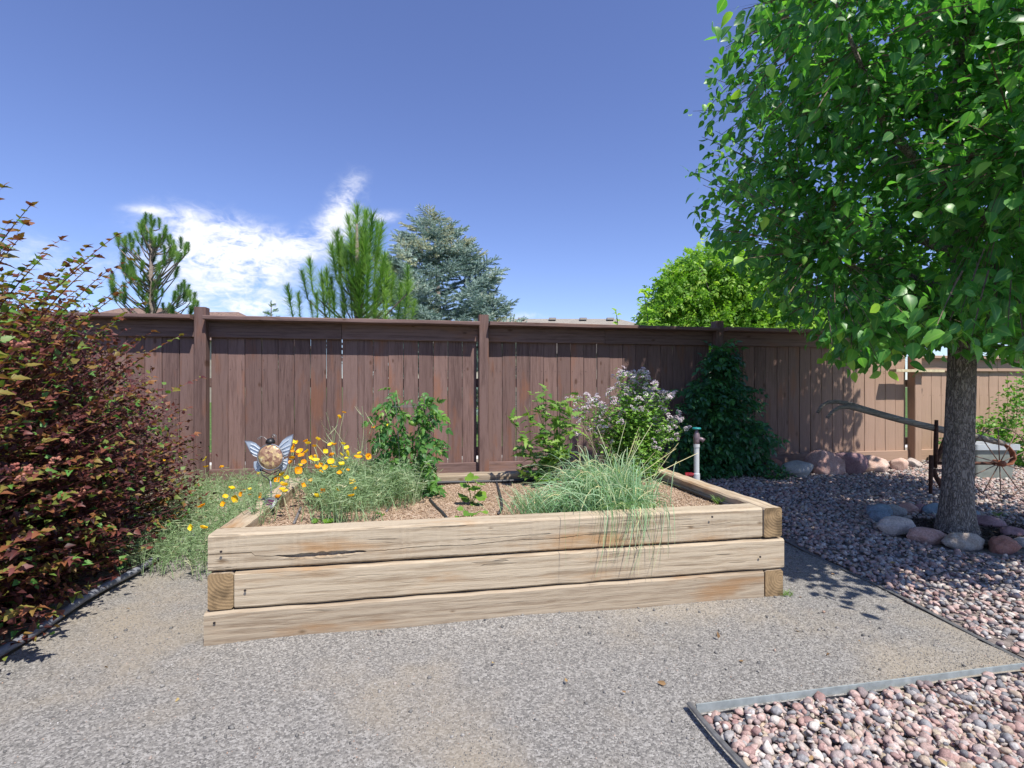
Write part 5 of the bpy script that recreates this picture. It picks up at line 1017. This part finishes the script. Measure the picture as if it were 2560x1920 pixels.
def bush(name, c, rad, n, leaf, label, mat=None, sz=(.03, .05), trunk=None, cat='shrub', lo=0.0, nind=120):
    c = np.array(c, float); root = empty(name, (c[0], c[1], gz(c[1])), label, cat)
    u = unit(n); r = R.uniform(.35, 1, n)**.5; P = c+u*np.array(rad)*r[:, None]*(1+.16*np.sin(u@np.array([6, 4, 5]))+.1*np.sin(u@np.array([-7, 9, 4])))[:, None]; P[:, 2] = np.maximum(P[:, 2], gz(c[1])+.03+lo)
    d = u*.6+R.normal(0, .6, (n, 3)); nr = np.array([.1, -.3, 1])+R.normal(0, .45, (n, 3))
    scatter(root, 'leaf', leaf, mat or M_BUSH, frames(P, d, nr, R.uniform(*sz, n)), np.clip(R.normal(.5, .25, n), 0, 1), nind, 'foliage', 1, 9)
    k = 14; b = np.tile(np.array([c[0], c[1], gz(c[1])]), (k, 1))+np.concatenate([R.normal(0, .04, (k, 2)), np.zeros((k, 1))], 1); e = P[R.integers(0, n, k)]; put_strips('stems', root, M_TWIG, bez(b, (b+e)/2, e, 5), np.tile(np.linspace(.014, .005, 5), (k, 1)), R.uniform(0, 1, k), None)
    return root
OVAL = [leaf_t([0, .3, .65, 1], [0, .33, .27, 0], f_, d_) for f_, d_ in ((.2, .2), (.45, .4))]
p = ony(2450, 1100, 4.62); bush('leafy_shrub', (p.x, p.y, .36), (.42, .2, .25), 1300, OVAL, 'low bright green shrub behind the plastic tub against the fence')
p = ony(2600, 1040, 4.45); bush('tall_leafy_shrub', (p.x, p.y, .5), (.5, .34, .65), 2600, OVAL, 'tall green shrub at the fence beyond the plough wheel')
p = ony(1935, 1188, 4.35); bush('ground_plant', (p.x, p.y, .12), (.16, .1, .08), 220, OVAL, 'small low green plant among the rocks below the vine', M_VINE, (.025, .04), nind=60)

# ------------------------------------------------------------------ beyond the fence
M_PINE = leafmat('pine_needles', [(0, (.09, .19, .06)), (.5, (.17, .31, .09)), (1, (.34, .48, .18))], .5, .2, None, .35, 1.2, 1.2)
M_PINE2 = leafmat('long_pine_needles', [(0, (.09, .2, .045)), (.5, (.17, .33, .07)), (1, (.4, .56, .2))], .5, .25, None, .35, 1.3, 1.3)
M_SPR = leafmat('blue_spruce_needles', [(0, (.14, .22, .19)), (.5, (.29, .4, .37)), (.8, (.44, .55, .51)), (1, (.55, .52, .32))], .6, .1, None, .3, 1.0, .5)
M_PBARK = simple('conifer_bark', (.2, .16, .135), .9, 0, .3, 30)
def tuft_t(n, nl, ang, w, seed, taper=.6):
    """needle-covered shoot along +Y: length 1"""
    r = np.random.default_rng(seed); y = r.uniform(0, 1, n)**.9; a = r.uniform(0, 6.283, n); L = nl*(1-.35*np.maximum(0, y-.7)/.3)*r.uniform(.75, 1.1, n); t = np.radians(ang+r.normal(0, 17, n))*(1-.55*y)
    b = np.stack([np.zeros(n), y, np.zeros(n)], 1); d = np.stack([np.sin(t)*np.cos(a), np.cos(t), np.sin(t)*np.sin(a)], 1); e = b+d*L[:, None]; s = np.stack([-np.sin(a), np.zeros(n), np.cos(a)], 1)*w
    V = np.stack([b-s, b+s, e], 1).reshape(-1, 3); F = np.arange(n*3).reshape(-1, 3); m = np.repeat(r.uniform(0, .7, n), 3)+np.tile([0, 0, .3], n)
    ax = leaf_t([0, .5, 1], [.02, .015, 0], 0, 0); return merge_t([(V, F, m), ax, xf_t(ax, Matrix.Rotation(math.pi/2, 4, 'Y'))])
def conifer(name, label, base, trunk_top, tufts, T, mat, D, rt=.06, ub=True):
    """tufts: (tip px, tip py, base px, base py, depth offset)"""
    b = Vector(base); root = empty(name, tuple(b), label, 'tree'); m = MB(); tt = Vector(trunk_top); m.tube([b+Vector((0, 0, -.1)), b.lerp(tt, .5)+Vector((.02, 0, 0)), tt], [rt, rt*.75, rt*.2], 10); m.put('trunk', root, M_PBARK, True)
    tip = np.array([tuple(at(a[0], a[1], D+a[4])) for a in tufts]); bs = np.array([tuple(at(a[2], a[3], D+a[4])) for a in tufts]); d = tip-bs; L = np.linalg.norm(d, axis=1)
    Ms = frames(bs, d, unit(len(d)), L); scatter(root, 'needle_tuft', T, mat, Ms, R.uniform(0, 1, len(L)), 300, 'needles', 1, 1)
    # limbs from trunk to tufts
    k = len(bs); zz = np.clip(bs[:, 2]-np.abs(bs[:, 0]-b.x)*.7-.1, .3, tt.z); f = (zz-b.z)/(tt.z-b.z); s = np.array([tuple(b)])+(np.array(tt)-np.array(b))*f[:, None]
    m = MB()
    for i in range(k): m.tube([s[i], (s[i]+bs[i])/2+np.array([0, 0, -.03]), bs[i]], [.018, .013, .008], 5, False)
    o = m.put('limbs', root, M_PBARK, True); o['kind'] = 'stuff'
def zt_(l, ox, oy, s): return [(ox+a/s, oy+b_/s) for a, b_ in l]
T_LONG = [tuft_t(330, .4, 80, .009, s) for s in range(3)]; T_SHORT = [tuft_t(420, .55, 72, .014, s+5) for s in range(3)]
def mid_pine():
    D = 7.0; L = [(860, 270, 865, 560), (930, 305, 925, 600), (975, 320, 955, 640), (1045, 400, 1000, 690), (1015, 390, 985, 620), (800, 345, 830, 620), (715, 455, 745, 760), (675, 545, 715, 800), (870, 545, 880, 880), (880, 700, 880, 1080), (510, 655, 540, 900), (455, 735, 500, 940), (350, 850, 392, 1080), (430, 900, 445, 1090), (640, 720, 640, 960), (600, 760, 630, 1080), (735, 790, 790, 1030), (750, 960, 770, 1110), (1070, 620, 1010, 880), (1060, 640, 1040, 900), (1090, 690, 1060, 940), (1000, 870, 985, 1110), (1080, 890, 1070, 1110), (1190, 835, 1160, 1110), (1245, 820, 1210, 1090), (1240, 700, 1230, 900), (940, 900, 930, 1100), (1290, 960, 1260, 1130), (520, 960, 540, 1110), (560, 900, 575, 1100), (820, 600, 840, 860), (950, 640, 930, 900), (690, 900, 700, 1110), (1130, 760, 1110, 980), (780, 560, 800, 800), (900, 420, 900, 700), (860, 860, 850, 1110), (1020, 560, 985, 820), (660, 860, 660, 1080)]
    for _ in range(20):
        y = rnd.uniform(430, 960); hw = np.interp(y, [400, 600, 800, 960], [60, 180, 330, 430]); x = 865+rnd.uniform(-1, 1)*hw*(.85 if y > 700 else 1); L.append((x, y, x-(x-870)*.12, y+rnd.uniform(190, 280)))
    tf = []
    for a, b_, c, d in L:
        (x, y), (u, v) = zt_([(a, b_), (c, d)], 600, 430, 2.95); tf.append((x, y, u, v, rnd.uniform(-.45, .45)))
    b = at(893, 965, D); b.z = 0; tt = at(892, 560, D); conifer('young_pine_tree', 'dense long needled green pine right behind the fence, left of the blue spruce', b, tt, tf, T_LONG, M_PINE2, D, .075)
mid_pine()
def left_pine():
    D = 10.0; L = [(520, 160), (570, 200), (450, 210), (400, 260), (330, 310), (510, 300), (480, 400), (530, 420), (690, 265), (720, 370), (600, 390), (650, 350), (215, 345), (240, 420), (335, 470), (380, 540), (430, 630), (230, 555), (225, 640), (330, 650), (340, 720), (290, 690), (700, 480), (770, 470), (820, 430), (895, 480), (660, 590), (800, 590), (810, 700), (590, 540), (580, 680), (520, 760), (610, 800), (490, 810), (550, 870), (400, 855), (480, 950), (570, 1040), (95, 760), (150, 850), (200, 880), (280, 970), (120, 940), (670, 1080), (740, 1110), (760, 945), (820, 915), (905, 840), (890, 930), (950, 960), (920, 1100), (990, 1060), (860, 1000), (530, 1090), (600, 960), (740, 560), (850, 520), (300, 780)]
    tf = []
    for a, b_ in L:
        for _ in range(2):
            x, y = a+rnd.gauss(0, 26), b_+rnd.gauss(0, 22); dx = rnd.uniform(-25, 25)-(x-540)*.04; (u, v), (s, t) = zt_([(x, y), (x-dx*-1, y+rnd.uniform(85, 125))], 250, 500, 4.148); tf.append((u, v, s, t, rnd.uniform(-.6, .6)))
    b = at(379, 965, D); b.z = 0; tt = at(376, 570, D); conifer('bristly_pine_tree', 'open branched pine with bottle brush tufts behind the fence and purple shrub', b, tt, tf, T_SHORT, M_PINE, D, .085)
left_pine()
def spray_t(seed):
    r = random.Random(seed); parts = []; base = tuft_t(70, .16, 55, .012, seed)
    parts.append(base)
    for i in range(7):
        y = .12+.12*i
        for s in (-1, 1):
            L = (.62-.06*i)*r.uniform(.7, 1.05); M = Matrix.Translation((0, y, 0)) @ Matrix.Rotation(-s*math.radians(r.uniform(40, 58)), 4, 'Z') @ Matrix.Rotation(r.uniform(-.35, .25), 4, 'X') @ Matrix.Scale(L, 4); parts.append(xf_t(tuft_t(64, .25, 62, .03, seed*20+i), M))
    return merge_t(parts)
SPRAY = [spray_t(s) for s in range(3)]
def spruce(name, label, bx, top, depth, prof, n, size, mat):
    b = at(bx[0], 965, depth); b.z = 0; tt = at(top[0], top[1], depth); root = empty(name, tuple(b), label, 'tree'); m = MB(); m.tube([b, tt], [.12, .015], 10); m.put('trunk', root, M_PBARK, True)
    P, d, nr, s, ti = [], [], [], [], []; H = tt.z
    for i in range(n):
        f = rnd.random()**.8; z = H-.05-f*(H-.6); R0 = float(np.interp((H-z), *prof)); a = rnd.uniform(0, 6.283); q = rnd.uniform(.45, 1.0); c = b.lerp(tt, z/H); rr_ = R0*q
        P.append((c.x+math.cos(a)*rr_*.72, c.y+math.sin(a)*rr_*.72, z-.1*rr_)); d.append((math.cos(a), math.sin(a), .25+.5*(1-f)*rnd.random())); nr.append((rnd.gauss(0, .25), rnd.gauss(0, .25), 1)); s.append(size*rnd.uniform(.7, 1.15)*(.55+.45*min(1, (H-z)/1.2))); ti.append(min(1, max(0, rnd.gauss(.5, .2)+(.3 if H-z < 1.1 and rnd.random() < .5 else 0))))
    P.append(tuple(tt-Vector((0, 0, size*.5)))); d.append((0, 0, 1)); nr.append((1, 0, 0)); s.append(size*.8); ti.append(.5)
    scatter(root, 'branch', SPRAY, mat, frames(P, d, nr, s), np.array(ti), 300, 'branches', 1, 1)
spruce('blue_spruce_tree', 'silvery blue spruce with cones near its top behind the fence', (1112, 0), (1085, 540), 12.0, ([0, .45, .8, 1.25, 1.75, 2.2, 3, 5], [.06, .55, .98, 1.25, 1.75, 2.05, 2.25, 2.5]), 470, .72, M_SPR)
def cones():
    M_CONE = simple('spruce_cones', (.26, .17, .08), .8); root = bpy.data.objects['blue_spruce_tree']; V, F, _ = lumpy(1, 2, .05, (.3, .3, 1)); me = np_mesh('cone', V*.045, F, smooth=True); me.materials.append(M_CONE)
    for i in range(70):
        y = rnd.uniform(560, 660); hw = np.interp(y, [560, 600, 660], [18, 55, 95]); x = 1088+rnd.uniform(-1, 1)*hw; o = bpy.data.objects.new('cone', me); COL.objects.link(o); o.parent = root; o.location = at(x, y, 12-rnd.uniform(.3, .9)*hw/106)-root.location; o.rotation_euler = (rnd.uniform(-.3, .3), rnd.uniform(-.3, .3), 0)
cones()
spruce('distant_conifer', 'tiny distant conifer tip showing over the fence left of the dense pine', (678, 0), (678, 758), 26.0, ([0, .3, .8, 3, 6], [.03, .2, .38, 1.0, 1.6]), 90, .5, M_PINE)

M_ASH = leafmat('lime_leaf', [(0, (.09, .2, .025)), (.45, (.17, .34, .04)), (.8, (.3, .48, .06)), (1, (.42, .56, .1))], .5, .4, None, .35, 1.4)
def lime_tree():
    D = 8.6; b = at(1850, 965, D); b.z = 0; root = empty('lime_green_tree', tuple(b), 'bright lime green leafy tree behind the fence, beside the pear tree', 'tree')
    m = MB(); m.tube([b, b+Vector((.05, 0, 1.2)), b+Vector((0, 0, 2.6))], [.09, .07, .02], 10); m.put('trunk', root, M_PBARK, True)
    cl = []
    for x, y, r in [(1650, 790, 45), (1690, 740, 50), (1700, 700, 40), (1745, 670, 38), (1790, 655, 40), (1760, 730, 60), (1830, 700, 60), (1880, 740, 60), (1800, 790, 60), (1720, 800, 50), (1900, 800, 60), (1960, 790, 60), (2000, 830, 50), (1850, 660, 45), (1910, 690, 50), (1980, 740, 50), (2050, 800, 50), (1630, 815, 30), (1680, 825, 40), (1860, 840, 50), (1770, 840, 50), (2080, 850, 50)]:
        k = int(r*r*.14)
        for _ in range(k):
            a = rnd.uniform(0, 6.283); q = math.sqrt(rnd.random()); cl.append(tuple(at(x+r*q*math.cos(a), y+r*q*math.sin(a), D+rnd.uniform(-1, 1)*(.35+.6*(1-q)))))
    P = np.array(cl); kk = 2; i = np.repeat(np.arange(len(P)), kk); n = len(i); q = P[i]+R.normal(0, .05, (n, 3)); d = R.normal(0, 1, (n, 3)); d[:, 2] -= .3; nr = np.array([.1, -.3, 1])+R.normal(0, .5, (n, 3))
    DIA = (np.array([(0, 0, 0), (-.26, .5, .05), (.26, .5, .05), (0, 1, -.2)]), np.array([(0, 2, 1), (1, 2, 3)]), np.zeros(4)); COMP = [compound_t(3, DIA, .5, 58, .3, s) for s in range(3)]
    scatter(root, 'leaf', COMP, M_ASH, frames(q, d, nr, R.uniform(.1, .18, n)), np.clip(R.normal(.5, .24, n), 0, 1), 200, 'foliage', 1, 9)
    k = 30; e = P[R.integers(0, len(P), k)]; s = np.array([[b.x, b.y, 1.0]])+R.uniform(0, 1, (k, 1))*np.array([[0, 0, 1.4]]); put_strips('limbs', root, M_PBARK, bez(s, (s+e)/2+np.array([0, 0, .1]), e, 5), np.tile(np.linspace(.03, .008, 5), (k, 1)), R.uniform(0, 1, k), None)
lime_tree()
def sapling(pts, D, label, nleaf, sz):
    b = at(pts[0][0], pts[0][1], D); base = Vector((b.x, b.y, 0)); root = empty('sapling', tuple(base), label, 'sapling'); P = [base]+[at(x, y, D) for x, y in pts]; m = MB(); m.tube(P, list(np.linspace(.012, .003, len(P))), 6); m.put('stem', root, M_GSTEM, True)
    q = np.array([tuple(P[i].lerp(P[i+1], rnd.random())) for i in R.integers(1, len(P)-1, nleaf)]); d = R.normal(0, 1, (nleaf, 3)); d[:, 2] = np.abs(d[:, 2])*.4; nr = np.array([.1, -.5, .8])+R.normal(0, .3, (nleaf, 3)); scatter(root, 'leaf', OVAL, M_ASH, frames(q, d, nr, R.uniform(*sz, nleaf)), R.uniform(.5, 1, nleaf), 300, 'foliage', 1, 1)
sapling([(1545, 830), (1543, 800), (1540, 775)], 6.2, 'thin sapling sprig with few pale leaves rising above the fence before the roof', 16, (.06, .09))
sapling([(1620, 830), (1618, 780), (1612, 745), (1614, 725)], 6.4, 'yellow green sapling shoot above the fence left of the lime tree', 34, (.08, .13))

# houses
def shingles():
    m, nt, b, _ = mk('roof_shingles'); tc = nd(nt, 'ShaderNodeTexCoord').outputs['Object']; br = nd(nt, 'ShaderNodeTexBrick', {'Vector': tc, 'Scale': 1.0, 'Color1': (.23, .2, .165, 1), 'Color2': (.33, .3, .25, 1), 'Mortar': (.1, .09, .08, 1), 'Mortar Size': .012, 'Brick Width': .34, 'Row Height': .16}); setb(nt, b, Base_Color=mixc(nt, .5, br.outputs[0], mixc(nt, noise(nt, tc, 14, 4), (.15, .13, .11), (.36, .33, .28))), Roughness=.9); return m
M_SHIN = shingles(); M_SHINB = simple('brown_roof', (.2, .13, .1), .9, 0, .3, 8); M_WALL = simple('beige_siding', (.42, .37, .3), .85, 0, .08, 6); M_VENT = simple('roof_vent', (.3, .27, .24), .7); M_GLASS = simple('window_glass', (.03, .04, .05), .08)
def house(label, xl, xr, yr, D, depth, slope, mat, vents, hipl=False, hipr=True):
    a = at(xl, yr, D); c = at(xr, yr, D); z = a.z; ez = z-slope; root = empty('house', ((a.x+c.x)/2, (a.y+c.y)/2, 0), label, 'house')
    u = Vector((c.x-a.x, c.y-a.y, 0)); L = u.length; u.normalize(); v = Vector((-u.y, u.x, 0)); h = depth/2
    def p(s, t, zz): q = Vector((a.x, a.y, 0))+u*s+v*t; return (q.x, q.y, zz)
    lo = -h if hipl else -.4; hi = L+h if hipr else L+.4
    m = MB(); m.add([p(0, 0, z), p(L, 0, z), p(lo, -h, ez), p(hi, -h, ez), p(lo, h, ez), p(hi, h, ez)], [(2, 3, 1, 0), (5, 4, 0, 1), (4, 2, 0), (3, 5, 1), (2, 4, 5, 3)]); rf = m.put('roof', root, mat)
    m = MB(); m.add([p(lo+.4, -h+.4, -.1), p(hi-.4, -h+.4, -.1), p(hi-.4, h-.4, -.1), p(lo+.4, h-.4, -.1), p(lo+.4, -h+.4, ez-.01), p(hi-.4, -h+.4, ez-.01), p(hi-.4, h-.4, ez-.01), p(lo+.4, h-.4, ez-.01)], [(0, 1, 5, 4), (1, 2, 6, 5), (2, 3, 7, 6), (3, 0, 4, 7)]); m.put('wall', root, M_WALL)
    for k in range(3): q = Vector(p(L*(.2+.3*k), -h+.38, 1.6)); m = MB(); m.box(q, (1.3, .06, 1.2), math.atan2(u.y, u.x)); m.put('window', root, M_GLASS)
    for s in vents: q = Vector(p(L*s, -.35, z-.35*slope/h+.1)); m = MB(); m.box(q, (.4, .3, .12), math.atan2(u.y, u.x)); m.put('roof_vent', rf, M_VENT)
house('distant house with grey shingled hip roof and small vents right of the spruce', 1255, 1546, 797, 30, 11, 2.4, M_SHIN, (.165, .43, .69, .92), True, True)
house('distant house with brown roof behind the left fence post', 500, 596, 780, 38, 9, 2.6, M_SHINB, (), True, True)
house('distant house with brown roof behind the purple shrub and bristly pine', 300, 420, 770, 34, 9, 2.4, M_SHINB, (), True, True)
